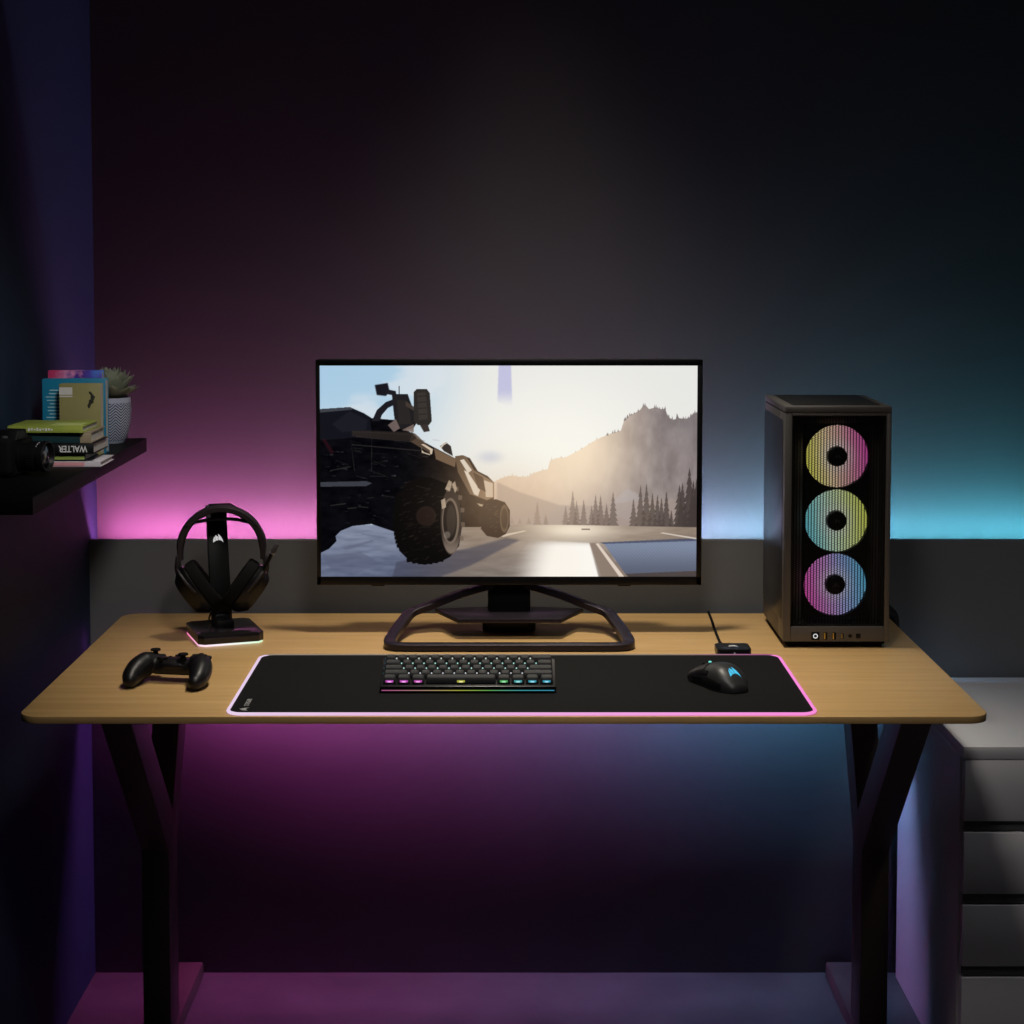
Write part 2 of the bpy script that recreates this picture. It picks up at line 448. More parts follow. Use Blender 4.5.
put(pmask([(497, 482), (520, 492), (560, 505), (600, 506), (640, 500), (700, 498), (700, 527), (497, 527)], 4), (158, 142, 134), .6)
for k in range(60):
    rx = np.random.default_rng(100 + k).uniform(500, 697); 
    j = max(i for i in range(len(prof) - 2) if prof[i][0] <= rx); x0_, y0_ = prof[j]; x1_, y1_ = prof[j + 1]
    ry = y0_ + (y1_ - y0_) * (rx - x0_) / max(1e-6, x1_ - x0_); hgt = 1.2 + 2.6 * ((k * 37) % 10) / 10
    cc = (226, 206, 182) if rx < 600 else (128, 118, 116)
    put(pmask([(rx - .9, ry + .6), (rx, ry - hgt), (rx + .9, ry + .6)]), cc, .8)
put(mm * hz, (244, 222, 196), .45)
# conifers on the far bank
tr = np.random.default_rng(11)
trees = [(512, 516, 524), (520, 518, 524), (529, 517, 524), (537.5, 501, 525), (546, 514, 525), (566, 505, 525), (573, 490, 525), (577, 500, 525), (584, 499, 525), (592, 505, 525), (596, 494, 525), (601, 495, 526), (607, 503, 526), (613.5, 491, 526),
         (634, 498, 527), (641, 484.5, 527), (647, 483, 527), (653, 492, 527), (658, 494, 527), (662, 497, 527), (667, 490.5, 527), (672, 510, 528), (680, 484, 528), (683, 482, 528), (690, 467, 528), (694, 480, 528), (697, 478, 529)]
for tx, ty, tb in trees:
    k = (tx - 505) / 195; w = 2.2 + (tb - ty) * .11 + (1.4 if tx > 675 else 0)
    pts = [(tx, ty)]; nlev = 7; right = []
    for i in range(nlev):
        t = (i + 1) / nlev
        pts.append((tx + w * t * tr.uniform(.8, 1.15), ty + (tb - ty) * t)); pts.append((tx + w * t * .55, ty + (tb - ty) * t))
        right.append((tx - w * t * tr.uniform(.8, 1.15), ty + (tb - ty) * t)); right.append((tx - w * t * .55, ty + (tb - ty) * t))
    pts = pts[:-1] + right[::-1][1:]
    c = np.array((150, 128, 112)) * (1 - k) + np.array((66, 58, 56)) * k
    put(pmask(pts), tuple(c), .30 + .62 * k)
# ground
gm = sstep(524.3, 525.2, Y + (X - 560) * -0.018 * (X > 560))
n4 = vnoise(60, 7, 8); n5 = vnoise(14, 3, 9)
g = mix((146, 130, 116), (126, 115, 108), sstep(526, 577, Y)) + ((n4 - .5) * 44 + (n5 - .5) * 22)[..., None]
left = mix((122, 130, 152), (96, 104, 128), sstep(530, 577, Y)) + ((n4 - .5) * 40 + (n5 - .5) * 30)[..., None]
t = sstep(400, 470, X + (Y - 540) * .2)[..., None]
put(gm, left * (1 - t) + g * t)
put(gm * np.exp(-((X - 572) / 48) ** 2 - ((Y - 530) / 12) ** 2), (252, 238, 216), .9)
put(pmask([(530, 540), (590, 543), (600, 580), (500, 580)], 3) * sstep(520, 562, X + (Y - 540) * .25) * sstep(536, 548, Y), (255, 252, 247), .98)
put(gm * np.exp(-((X - 560) / 34) ** 2) * sstep(536, 556, Y), (250, 242, 230), .7)
put(pmask([(590, 543), (598, 543), (630, 577), (616, 577), (602, 577)], 1), (140, 122, 110), .9)
put(pmask([(596, 543.5), (599, 543.5), (625, 577), (620, 577)]), (226, 210, 196), .95)
bl = mix((126, 136, 158), (92, 98, 116), sstep(543, 575, Y)) + ((np.sin(X * 1.9 + Y * .9) * np.sin(Y * 2.6)) * 9)[..., None]
put(pmask([(604, 543), (698, 540), (698, 571), (626, 574)]), bl)
put(pmask([(600, 542.5), (698, 538), (698, 541), (604, 544)]), (70, 76, 100), .8)
put(pmask([(626, 574), (698, 571), (698, 578), (630, 578)]), (64, 58, 58), .8)
put(pmask([(660, 533), (664, 532.5), (698, 538), (698, 539.5)]), (228, 216, 204), .8)
put(pmask([(500, 535), (524, 530.5), (527, 531), (503, 537)]), (236, 220, 200), .7)
put(pmask([(582, 528.5), (590, 528.5), (591, 530), (582, 530)]), (120, 104, 92), .8)
for p in ([(340, 548), (372, 540), (374, 541.5), (346, 550)], [(322, 556), (360, 552), (380, 563), (352, 576), (330, 570)], [(360, 533), (386, 537.5), (386, 538.5), (362, 534.5)]):
    put(pmask(p, 1), (88, 94, 116), .5)
put(pmask([(396, 562), (470, 548), (506, 538), (520, 540), (470, 566), (440, 577), (392, 577)], 5), (66, 66, 82), .6)
# off-road vehicle seen from behind, against the light
dark = mix((8, 8, 12), (74, 58, 44), sstep(400, 500, X - (Y - 470) * .15)) + ((vnoise(9, 6, 21) - .5) * 16)[..., None]
dark = np.clip(dark, 0, 255)
put(pmask([(320, 409), (350, 407), (364, 413), (372, 418), (396, 420), (417, 438), (432, 446), (455, 458), (463, 455), (470, 458), (478, 471), (488, 476), (494, 482), (494, 500), (500, 516), (480, 527), (462, 527), (455, 520), (440, 530),
           (402, 534), (392, 531), (380, 527), (371, 524), (352, 526), (340, 531), (335, 536), (336, 541), (328, 549), (320, 553)]), dark)
# cargo box, seat and searchlight mast on the load bed
put(pmask([(320, 410), (350, 407.5), (370, 417), (372, 436), (320, 440)]), (20, 21, 28))
put(pmask([(320, 409), (351, 407), (353, 409.5), (320, 412.5)]), (74, 76, 84), .8)
# folding lamp mast with a flood light and a small camera head, stowed on the load bed
put(pmask([(372, 421), (377, 410), (386, 402), (394, 399), (396, 404), (388, 408), (382, 415), (380, 421)]), (28, 28, 34))
put(pmask([(392, 394), (408, 394), (410, 400), (414, 410), (418, 421), (413, 429), (396, 429), (394, 414)]), (32, 30, 32))
put(pmask([(397, 400), (406, 400), (410, 412), (412, 424), (399, 424)], 1), (44, 40, 39), .8)
put(pmask([(375, 385), (388, 383), (390, 392), (386, 396), (377, 395)], 1), (26, 25, 32))
put(pmask([(386, 389), (396, 391), (397, 396), (386, 394)]), (30, 28, 32))
put(pmask([(399, 386), (400, 386), (400, 395), (399, 395)]), (26, 25, 32))
put(pmask([(406, 401), (416, 408), (416, 412), (406, 406)]), (70, 60, 53), .9)
put(pmask([(414, 392), (417, 389), (427, 389), (430, 393), (432, 421), (429, 425), (418, 425), (414, 421)]), (46, 42, 40))
put(pmask([(417, 393), (426, 392), (428, 419), (419, 420)], 1), (62, 56, 51), .8)
for q in range(4):
    put(pmask([(417.4, 396 + q * 6), (427, 395.4 + q * 6), (427, 396.3 + q * 6), (417.4, 396.9 + q * 6)]), (38, 34, 33), .8)
put(pmask([(420, 425), (428, 424), (430, 431), (424, 432)]), (58, 50, 47))
put(pmask([(388, 425), (396, 419), (400, 428), (394, 432)]), (116, 100, 96), .9)
put(pmask([(402, 430), (414, 424), (414, 432)]), (124, 106, 98), .9)
# body panels with the sun on their edges
put(pmask([(412, 432), (416, 434), (432, 449), (430, 453), (410, 441)]), (92, 74, 60), .85)
put(pmask([(434, 448), (456, 459), (455, 467), (436, 459)]), (120, 97, 76), .9)
for p in ([(421, 444), (424, 444), (433, 449), (432, 454), (430, 454), (430, 450)], [(421, 445), (422, 450), (424, 452), (430, 454), (430, 455), (422, 452.5)]):
    put(pmask(p), (226, 208, 184), .9)
put(pmask([(440, 446), (446, 442), (451, 446), (453, 456), (444, 451)]), (52, 45, 42))
put(pmask([(440, 447), (443, 443), (447, 442), (447, 443.2), (444, 445), (441.5, 448)]), (214, 202, 184), .9)
put(pmask([(455, 456), (462, 455), (467, 457), (474, 470), (484, 476), (494, 482), (494, 497), (487, 500), (470, 494), (458, 472)]), mix((104, 84, 66), (146, 120, 96), sstep(455, 495, X)))
put(pmask([(460, 460), (464, 459), (472, 470), (468, 473)]), (226, 214, 198), .95)
put(pmask([(464, 470), (468, 472), (480, 490), (478, 496), (474, 494)]), (232, 218, 200), .95)
put(pmask([(484, 480), (493, 483), (493, 497), (486, 497)]), (220, 202, 180), .9)
put(pmask([(473, 472), (483, 477), (486, 492), (478, 488)]), (88, 70, 56), .9)
put(pmask([(477, 503), (493, 507), (493, 508.5), (480, 506)]), (206, 186, 160), .8)
put(pmask([(320, 482), (366, 481), (372, 483), (366, 486), (320, 486.5)]), (72, 74, 84), .8)
for k in range(46):
    x0, y0 = tr.uniform(322, 396), tr.uniform(450, 524); ln = tr.uniform(1.5, 6)
    put(pmask([(x0, y0), (x0 + ln, y0 + tr.uniform(-1.5, 1.5)), (x0 + ln, y0 + .8)]), (84, 84, 92), tr.uniform(.12, .5))
# wheels
# big rear tyre: tread face towards the viewer, side wall and rim on the right
tyre = (11, 9, 9)
hull = [(398, 497), (404, 484), (414, 479), (430, 477), (446, 483), (455, 489), (461, 506), (462, 526), (459, 546), (450, 557), (440, 562), (424, 565), (410, 562), (399, 551), (394, 532), (394, 512)]
put(pmask(hull), tyre)
for k in range(14):
    t_ = k / 13; yy = 494 + 52 * t_
    xl = 394 + 3.5 * abs(2 * t_ - 1) ** 2.4
    put(pmask([(xl - 1.4, yy - 1.6), (xl + 3, yy - 2.2), (xl + 3, yy + 1.8), (xl - 1.1, yy + 1.8)]), tyre)
for k in range(7):
    xx = 408 + k * 5.6; yb = 564 - 7 * ((xx - 424) / 28) ** 2
    put(pmask([(xx - 2, yb - 3), (xx + 2, yb - 3), (xx + 1.6, yb + .8), (xx - 1.6, yb + .8)]), tyre)
for k in range(90):
    x0, y0 = tr.uniform(398, 442), tr.uniform(482, 560); ln = tr.uniform(2, 6)
    put(pmask([(x0, y0), (x0 + ln, y0 - ln * .35), (x0 + ln, y0 - ln * .35 + .9), (x0 + .4, y0 + .9)]), (64, 54, 48), tr.uniform(.08, .34))
put(emask(451, 521, 10.5, 33, 0, .05), (62, 52, 46), .8)
put(emask(451, 521, 10.5, 33, 0, .05) * sstep(530, 552, Y), (150, 134, 120), .7)
put(emask(450.5, 521, 8.6, 23, 0, .05), (118, 104, 92), .9)
put(emask(450.0, 521, 7.0, 20.5, 0, .06), (30, 25, 23))
put(emask(451.2, 520, 4.8, 15.5, 0, .2), (58, 50, 45), .7)
put(emask(447.0, 535, 3.2, 3.6, 0, .3), (150, 140, 128), .5)
for k in range(7):
    a_ = -2.0 + k * .42; xx = 452.5 + 10.5 * math.cos(a_); yy = 521 + 35 * math.sin(a_)
    put(pmask([(xx - 2, yy - 2.6), (xx + 2, yy - 2), (xx + 1.8, yy + 2.4), (xx - 1.8, yy + 2.2)]), (104, 90, 78), .75)
for p in ([(445, 489), (449, 480), (452, 482), (450, 491)], [(452, 484), (455, 481), (457, 489), (455, 493)], [(441, 500), (445, 498), (446, 507), (442, 509)]):
    put(pmask(p), (190, 170, 148), .8)
put(emask(426, 516, 10, 10, 0, .12), (52, 38, 33), .5); put(emask(426, 516, 8.2, 8.2, 0, .12), (30, 19, 17), .5)
# front tyre, small and hazed by the sun
fr = [(481, 508), (486, 501), (496, 499), (505, 502), (510, 510), (510, 526), (506, 534), (498, 538), (487, 536), (481, 529)]
put(pmask(fr), (60, 47, 38))
put(emask(504.5, 518.5, 4.4, 14, 0, .06), (104, 85, 68), .9); put(emask(504.5, 518.5, 3.2, 10.5, 0, .08), (70, 55, 44), .9)
for k in range(16):
    x0, y0 = tr.uniform(484, 498), tr.uniform(504, 532)
    put(pmask([(x0, y0), (x0 + 3, y0 - 1), (x0 + 3, y0 - .2), (x0, y0 + .8)]), (104, 82, 64), .4)
# pipes, rods and seams in the shaded rear
for k in range(26):
    x0, y0 = tr.uniform(322, 440), tr.uniform(438, 500); ln = tr.uniform(4, 16); sl = tr.uniform(-.1, .45)
    put(pmask([(x0, y0), (x0 + ln, y0 + ln * sl), (x0 + ln, y0 + ln * sl + .8), (x0, y0 + .8)]), (70, 62, 58), tr.uniform(.15, .45))
for x0, y0, x1, y1 in ((352, 431, 412, 434), (356, 436, 410, 441), (352, 444, 420, 450), (350, 432, 354, 470), (372, 431, 371, 470), (330, 470, 350, 466), (330, 505, 345, 503), (347, 508, 356, 507), (358, 506, 368, 507)):
    put(pmask([(x0, y0), (x1, y1), (x1 + .7, y1 + .9), (x0, y0 + .9)]), (84, 76, 72), .45)
put(pmask([(352, 430), (412, 432), (417, 438), (412, 441), (352, 436)], 1), (46, 39, 36), .8)
put(pmask([(332, 424), (350, 411), (368, 420), (366, 430), (342, 432)], 2), (30, 31, 38), .8)
put(pmask([(322, 440), (325, 438), (334, 452), (331, 454)], 2), (52, 18, 26), .6)
put(np.exp(-((X - 500) / 60) ** 2 - ((Y - 500) / 40) ** 2), (214, 178, 138), .30)
IMG = np.clip(IMG, 0, 255) / 255.0
LINI = np.where(IMG <= .04045, IMG / 12.92, ((IMG + .055) / 1.055) ** 2.4)
# the display is a flat grid whose vertices hold the picture
xs = np.linspace(sx0, sx1, PW); zs = np.linspace(sz1, sz0, PH)
GX, GZ = np.meshgrid(xs, zs)
V = np.stack([GX.ravel(), np.full(GX.size, 0.0008), GZ.ravel()], 1)
idx = np.arange(PW * PH).reshape(PH, PW)
F = np.stack([idx[1:, :-1], idx[1:, 1:], idx[:-1, 1:], idx[:-1, :-1]], -1).reshape(-1, 4)
me = bpy.data.meshes.new('screen')
me.vertices.add(len(V)); me.vertices.foreach_set('co', V.astype(np.float32).ravel())
me.loops.add(F.size); me.loops.foreach_set('vertex_index', F.astype(np.int32).ravel())
me.polygons.add(len(F)); me.polygons.foreach_set('loop_start', np.arange(0, F.size, 4, dtype=np.int32)); me.polygons.foreach_set('loop_total', np.full(len(F), 4, np.int32))
me.update(calc_edges=True); me.validate()
me.materials.append(glow_attr('display', 1.0))
scr = bpy.data.objects.new('screen', me); COL.objects.link(scr); scr.parent = mon
tag(scr, 'lit screen with a dusty off-road vehicle, low sun and a rocky hillside')
colours(scr, np.concatenate([LINI.reshape(-1, 3), np.ones((PW * PH, 1))], 1))

# ================================================================== computer tower
pcw, pcd = 0.190, 0.254
pc = thing('computer_tower', (0.590, 3.226 + pcd / 2, DZ), 'tall dark grey computer tower with three glowing coloured fans', 'computer')
h0, h1 = 0.012, 0.436
fy = -pcd / 2
b = MB()
b.box((0, (fy + 0.058 + pcd / 2) / 2, (h0 + h1 - 0.013) / 2), (pcw, pcd / 2 - fy - 0.058, h1 - 0.013 - h0), 0.0015)
# front shell: a deep rectangular ring around the mesh
for c, d in (((-(pcw / 2) + 0.0065, fy + 0.031, (h0 + h1 - .013) / 2), (0.013, 0.062, h1 - .013 - h0)), ((pcw / 2 - 0.0045, fy + 0.031, (h0 + h1 - .013) / 2), (0.009, 0.062, h1 - .013 - h0)),
             ((0.002, fy + 0.031, (h0 + 0.0395) / 2), (pcw - 0.0222, 0.062, 0.0395 - h0)), ((0.002, fy + 0.031, (0.418 + h1 - .013) / 2), (pcw - 0.0222, 0.062, h1 - .013 - 0.418))):
    b.box(c, d, 0.0012)
b.build('case_frame', GUN, pc)
b = MB(); b.box((0, 0.0, h1 - 0.0062), (pcw + 0.001, pcd + 0.001, 0.0118), 0.0022); b.build('top_cover', GUN, pc)
meshd = mat('dark_grille', (0.008, 0.008, 0.009, 1), 0.55, metal=0.2, bump=0.5, bscale=700)
b = MB(); b.prism(rrect(pcw - 0.032, pcd - 0.03, 0.004, 3, 0, 0.004), h1 - 0.001, h1 + 0.0006); b.build('top_grille', meshd, pc)
sidem = mat('tinted_glass', (0.012, 0.013, 0.016, 1), 0.28, spec=0.5)
for s, nm in ((-1, 'side_panel'), (1, 'side_panel')):
    b = MB(); b.prism(rrect(pcd - 0.022, 0.362, 0.003, 3, 0.011, 0.228), s * pcw / 2 - 0.0008, s * pcw / 2 + 0.0008, axis='x', bev=0.0004); b.build(nm, sidem, pc)
for sx in (-1, 1):
    for sy in (-1, 1):
        b = MB(); b.box((sx * 0.068, sy * 0.095, 0.0062), (0.034, 0.04, 0.0124), 0.002); b.build('foot', RUBBER, pc)
b = MB(); b.box((0, 0.004, 0.0085), (pcw - 0.01, pcd - 0.02, 0.008), 0.001); b.build('base_plate', MATTE, pc)
# perforated front
b = MB(); x0, x1, zz0, zz1 = -0.0825, 0.0860, 0.0400, 0.4175
cw, ch = 0.00527, 0.00420; nc = int(round((x1 - x0) / cw)); cw = (x1 - x0) / nc; nr = int((zz1 - zz0) / ch); ch = (zz1 - zz0) / nr
for i in range(nc):
    sh = 0.5 if i % 2 else 0.0
    for j in range(nr + (1 if sh else 0)):
        za = max(zz0, zz0 + (j - sh) * ch); zb = min(zz1, zz0 + (j + 1 - sh) * ch)
        xa = x0 + i * cw; xb = xa + cw; xm, zm = (xa + xb) / 2, (za + zb) / 2; hw, hh = cw * .455, (zb - za) * .43
        o_ = [(xa, za), (xb, za), (xb, zm), (xb, zb), (xa, zb), (xa, zm)]
        i_ = [(xm - hw * .5, zm - hh), (xm + hw * .5, zm - hh), (xm + hw, zm), (xm + hw * .5, zm + hh), (xm - hw * .5, zm + hh), (xm - hw, zm)]
        vs = [(x, fy + 0.006, z) for x, z in o_ + i_]
        b.raw(vs, [(k, (k + 1) % 6, 6 + (k + 1) % 6, 6 + k) for k in range(6)])
gr = b.build('front_mesh', mat('perforated_steel', (0.0025, 0.0025, 0.0025, 1), 0.6, spec=.15), pc)
sol = gr.modifiers.new('thickness', 'SOLIDIFY'); sol.thickness = 0.0008; sol.offset = -1
b = MB()
for c, d in (((x0 + .0012, fy + .0045, (zz0 + zz1) / 2), (.0024, .003, zz1 - zz0)), ((x1 - .0012, fy + .0045, (zz0 + zz1) / 2), (.0024, .003, zz1 - zz0)), ((0.0017, fy + .0045, zz0 + .0012), (x1 - x0, .003, .0024)), ((0.0017, fy + .0045, zz1 - .0012), (x1 - x0, .003, .0024))):
    b.box(c, d, .0004)
b.build('mesh_rim', MATTE, pc)
# fans
fan_cols = [((205, 205, 66), (224, 196, 150), (208, 150, 150), (196, 52, 150)), ((84, 190, 208), (176, 212, 190), (196, 212, 150), (205, 212, 74)), ((214, 60, 158), (184, 120, 190), (140, 150, 208), (72, 168, 206))]
fanglow = glow_attr('fan_light', 0.60)
for fz, fx, fc in ((0.3430, 0.0030, fan_cols[0]), (0.2265, 0.0030, fan_cols[1]), (0.1105, 0.0020, fan_cols[2])):
    f = bpy.data.objects.new('fan', None); COL.objects.link(f); f.parent = pc; f.location = (fx, fy + 0.022, fz)
    b = MB()
    n = 48; R = 0.0572
    ring = []
    sq = []
    for k in range(n):
        a = 2 * PI * k / n; c, s = math.cos(a), math.sin(a); q = min(0.0578 / max(abs(c), 1e-6), 0.0578 / max(abs(s), 1e-6))
        ring.append((R * c, R * s)); sq.append((q * c, q * s))
    vs = [(x, 0.0, z) for x, z in ring] + [(x, 0.0, z) for x, z in sq] + [(x, 0.024, z) for x, z in sq] + [(x, 0.024, z) for x, z in ring]
    fs = []
    for k in range(n):
        k2 = (k + 1) % n
        for lay in range(4):
            a0, a1 = lay * n, ((lay + 1) % 4) * n
            fs.append((a0 + k, a0 + k2, a1 + k2, a1 + k))
    b.raw(vs, fs); b.build('fan_frame', MATTE, f)
    for k in range(9):
        b = MB(); a0 = 2 * PI * k / 9; na, nr_ = 12, 10; vs = []; fs = []
        for side in (0, 1):
            for j in range(nr_ + 1):
                r = 0.0185 + (0.0562 - 0.0185) * j / nr_
                for i in range(na + 1):
                    u = i / na; a = a0 + (u - .5) * (2 * PI / 9) * 1.06 + (r - 0.02) * 4.0
                    vs.append((r * math.cos(a), 0.0055 + u * 0.007 + side * 0.001, r * math.sin(a)))
        w = na + 1; off = w * (nr_ + 1)
        for j in range(nr_):
            for i in range(na):
                q = j * w + i
                fs.append((q, q + 1, q + w + 1, q + w)); fs.append((off + q, off + q + w, off + q + w + 1, off + q + 1))
        for j in range(nr_):
            for i in (0, na):
                q = j * w + i; fs.append((q, q + w, off + q + w, off + q))
        for i in range(na):
            for j in (0, nr_):
                q = j * w + i; fs.append((q, q + 1, off + q + 1, off + q))
        b.raw(vs, fs); bl = b.build('blade', fanglow, f)
        cs = []
        for v in b.v:
            r = math.hypot(v[0], v[2]); t = 0.5 + 0.5 * (v[0] * .97 + v[2] * .16) / 0.056
            c = ramp3([(0.0, fc[0]), (.36, fc[1]), (.62, fc[2]), (1.0, fc[3])], t)
            pale = 0.16 + 0.40 * max(0, 1 - (r - 0.0185) / 0.02)
            c = [lin(q + (205 - q) * pale) for q in c]
            cs.append((*c, 1))
        colours(bl, cs)
    b = MB(); b.lathe([(0.0005, 0.0035), (0.014, 0.0030), (0.0172, 0.001), (0.0182, -0.003), (0.0182, -0.02)], 32, M=Matrix.Rotation(PI / 2, 4, 'X')); b.build('hub', BLACK, f)
    e = sails_mb(0.0105); 
    for i, v in enumerate(e.v): e.v[i] = (v[0], -0.0038 - v[2], v[1])
    e.f = [tuple(reversed(q)) for q in e.f]
    e.build('hub_emblem', mat('grey_ink', (0.06, 0.06, 0.06, 1), 0.5), f)
# front controls
gold = mat('port_gold', (0.62, 0.42, 0.08, 1), 0.35, metal=0.6)
b = MB(); b.box((-0.037, fy - 0.0003, 0.0222), (0.0145, 0.0016, 0.0145), 0.0006); pb = b.build('power_button', BLACK, pc)
b = MB(); rings = [[((3.6e-3 + 0.0008 * math.cos(q)) * math.cos(a) - 0.037, fy - 0.0012 - 0.0006 * math.sin(q), (3.6e-3 + 0.0008 * math.cos(q)) * math.sin(a) + 0.0222) for q in [2 * PI * j / 8 for j in range(8)]] for a in [2 * PI * k / 24 for k in range(25)]]
b.loft(rings, False, False); b.build('power_ring', glow('power_white', (0.75, 0.75, 0.75, 1), 0.9), pb)
for ux, w, h in ((-0.019, 0.0068, 0.0130), (-0.0035, 0.0068, 0.0130), (0.0115, 0.0042, 0.0095)):
    b = MB(); b.prism(rrect(w, h, 0.0008, 3, ux, 0.0222), fy - 0.0007, fy + 0.001, axis='y'); p = b.build('usb_port', BLACK, pc)
    b = MB(); b.box((ux - w * .22, fy - 0.0009, 0.0222), (w * .36, 0.0008, h * .86), 0.0002); b.build('port_tongue', gold, p)
b = MB(); b.lathe([(0.0016, -0.0008), (0.0032, -0.0008), (0.0036, 0.0002), (0.0036, 0.002)], 24, M=Matrix.Translation((0.0255, fy, 0.0222)) @ Matrix.Rotation(-PI / 2, 4, 'X')); b.build('audio_jack', BLACK, pc)
b = MB(); b.box((0.0400, fy - 0.0002, 0.0222), (0.0085, 0.0014, 0.0085), 0.0006); b.build('reset_button', BLACK, pc)
b = MB()
for ux in (-0.019, -0.0035, 0.0115, 0.0255, 0.0400): b.box((ux, fy - 0.0001, 0.0128), (0.0048, 0.0003, 0.0014))
b.build('port_marking', mat('grey_print', (0.12, 0.12, 0.12, 1), 0.6), pc)
vs, fs = text_mb('CORSAIR', 0.0046, 0.0001)
b = MB(); b.raw(vs, fs, Matrix.Translation((-0.071, fy - 0.0001, 0.4215)) @ Matrix.Rotation(PI / 2, 4, 'X')); b.build('printed_logo', mat('silver_print', (0.2, 0.2, 0.2, 1), 0.5), pc)
b = MB(); b.tube(smooth([(0.088, pcd / 2 - 0.01, 0.055), (0.112, pcd / 2 + 0.003, 0.052), (0.128, pcd / 2 + 0.012, 0.034), (0.152, pcd / 2 + 0.020, 0.014), (0.166, pcd / 2 + 0.028, -0.02), (0.168, pcd / 2 + 0.030, -0.2)], 6), 0.0092, 12)
b.build('rear_cable', mat('braided_sleeve', (0.008, 0.008, 0.008, 1), 0.45, bump=1.0, bscale=600), pc)
# ================================================================== keyboard
U = 0.01835
KW, KD = 0.283, 0.104
tilt = math.radians(12.5)
kb = thing('keyboard', (-0.0625, 2.878, DZ + 0.0041), 'compact black mechanical keyboard with coloured backlit keys on the mat', 'keyboard')
KT = Matrix.Rotation(tilt, 4, 'X')         # local frame of the tilted deck: x right, y away, z up
b = MB(); b.box((0, KD / 2, 0.0072), (KW, KD, 0.0090), 0.002, M=KT); b.build('case', SATIN, kb)
b = MB()
b.box((0, 0.012, 0.0030), (KW - 0.03, 0.014, 0.0058), 0.001); b.box((-KW / 2 + .03, KD - 0.014, 0.0115), (.03, 0.014, 0.0228), 0.001); b.box((KW / 2 - .03, KD - 0.014, 0.0115), (.03, 0.014, 0.0228), 0.001)
b.build('rubber_foot', RUBBER, kb)
b = MB(); n = 60
b.loft([[(-KW / 2 + 0.003 + (KW - 0.006) * i / n, y, z) for y, z in ((-0.0008, 0.0042), (0.002, 0.0042), (0.002, 0.0054), (-0.0008, 0.0054))] for i in range(n + 1)], M=KT)
kl = b.build('light_bar', glow_attr('kb_light', .8), kb)
LB = [(0, (.50, .10, .30)), (.25, (.42, .26, .20)), (.45, (.42, .42, .06)), (.62, (.14, .42, .10)), (.8, (.06, .36, .40)), (1, (.05, .32, .50))]
colours(kl, [(*ramp3(LB, (v[0] + KW / 2) / KW), 1) for v in b.v])
keym = mat('keycap', (0.020, 0.020, 0.021, 1), 0.55, spec=0.35, bump=0.05, bscale=900)
keylight = glow_obj('key_light', 1.0)
legm2 = mat('key_legend', (0.10, 0.10, 0.10, 1), 0.6)
ROWS = [
    [('Esc', 1)] + [(c, 1) for c in '1234567890-='] + [('Back', 2)],
    [('Tab', 1.5)] + [(c, 1) for c in 'QWERTYUIOP[]'] + [('\\', 1.5)],
    [('Caps', 1.75)] + [(c, 1) for c in "ASDFGHJKL;'"] + [('Enter', 2.25)],
    [('Shift', 2.25)] + [(c, 1) for c in 'ZXCVBNM,./'] + [('Shift', 2.75)],
    [('Ctrl', 1.25), ('', 1.25), ('Alt', 1.25), ('', 6.25), ('Alt', 1.25), ('Fn', 1.25), ('', 1.25), ('Ctrl', 1.25)],
]
BOTTOM = [(.85, .14, .80), (.85, .14, .80), (.85, .14, .72), (.72, .70, .10), (.14, .66, .20), (.12, .62, .66), (.08, .55, .74), (.06, .52, .74)]
zt = 0.0117                                 # deck top in the tilted frame
for r, row in enumerate(ROWS):
    x = -7.5 * U; yc = 0.0065 + (4 - r + .5) * U; hgt = 0.0095 + 0.0006 * abs(r - 2.5)
    for ki, (ch, w) in enumerate(row):
        kx = x + w * U / 2; kw = w * U - 0.0022; kd = U - 0.0022; x += w * U
        m = MB()
        def ring(w_, d_, z, oy, rr): return [(px + kx, py + yc + oy, z) for px, py in rrect(w_, d_, rr, 3)]
        m.loft([ring(kw, kd, zt + 0.0012, 0, .001), ring(kw, kd, zt + 0.0030, 0, .001), ring(kw - 0.0034, kd - 0.0040, zt + hgt - .0008, .0006, .0022),
                ring(kw - 0.0046, kd - 0.0052, zt + hgt, .0006, .0022), ring(kw - 0.0085, kd - 0.0090, zt + hgt - 0.0004, .0006, .002)], M=KT)
        key = m.build('key', keym, kb, angle=50)
        l = MB()
        if r == 4:
            lx = kx
            l.box((lx, yc - U / 2 + 0.0022, zt + 0.0044), (0.0130, 0.0022, 0.0044), 0.001, M=KT)
            o = l.build('key_light', keylight, key); o.color = tuple(c * .5 for c in BOTTOM[ki]) + (1,)  # wide dim box stands in for the coloured halo around the light
            l = MB(); l.box((lx, yc - U / 2 + 0.0008, zt + 0.0046), (0.0062, 0.0014, 0.0026), 0.0006, M=KT)
            o = l.build('key_light', keylight, key); o.color = tuple(min(1, c * .75 + .25) for c in BOTTOM[ki]) + (1,)
        else:
            l.ball((x - U * w + 0.0, yc + 0.0015, zt + 0.0062), (0.0011, 0.0016, 0.0014), M=KT, seg=8)
            o = l.build('key_light', keylight, key)
            o.color = (*[(.62, .70, .62), (.40, .74, .66), (.46, .72, .66), (.60, .62, .66)][r], 1)
            if ki == 0: o.color = (0.02, 0.05, 0.05, 1)
        if ch:
            vs, fs = text_mb(ch, 0.0052 if len(ch) == 1 else 0.0036, 0.00005)
            t = MB(); t.raw(vs, fs, KT @ Matrix.Translation((kx, yc + .0014, zt + hgt - 0.0001)))
            t.build('legend', legm2, key)

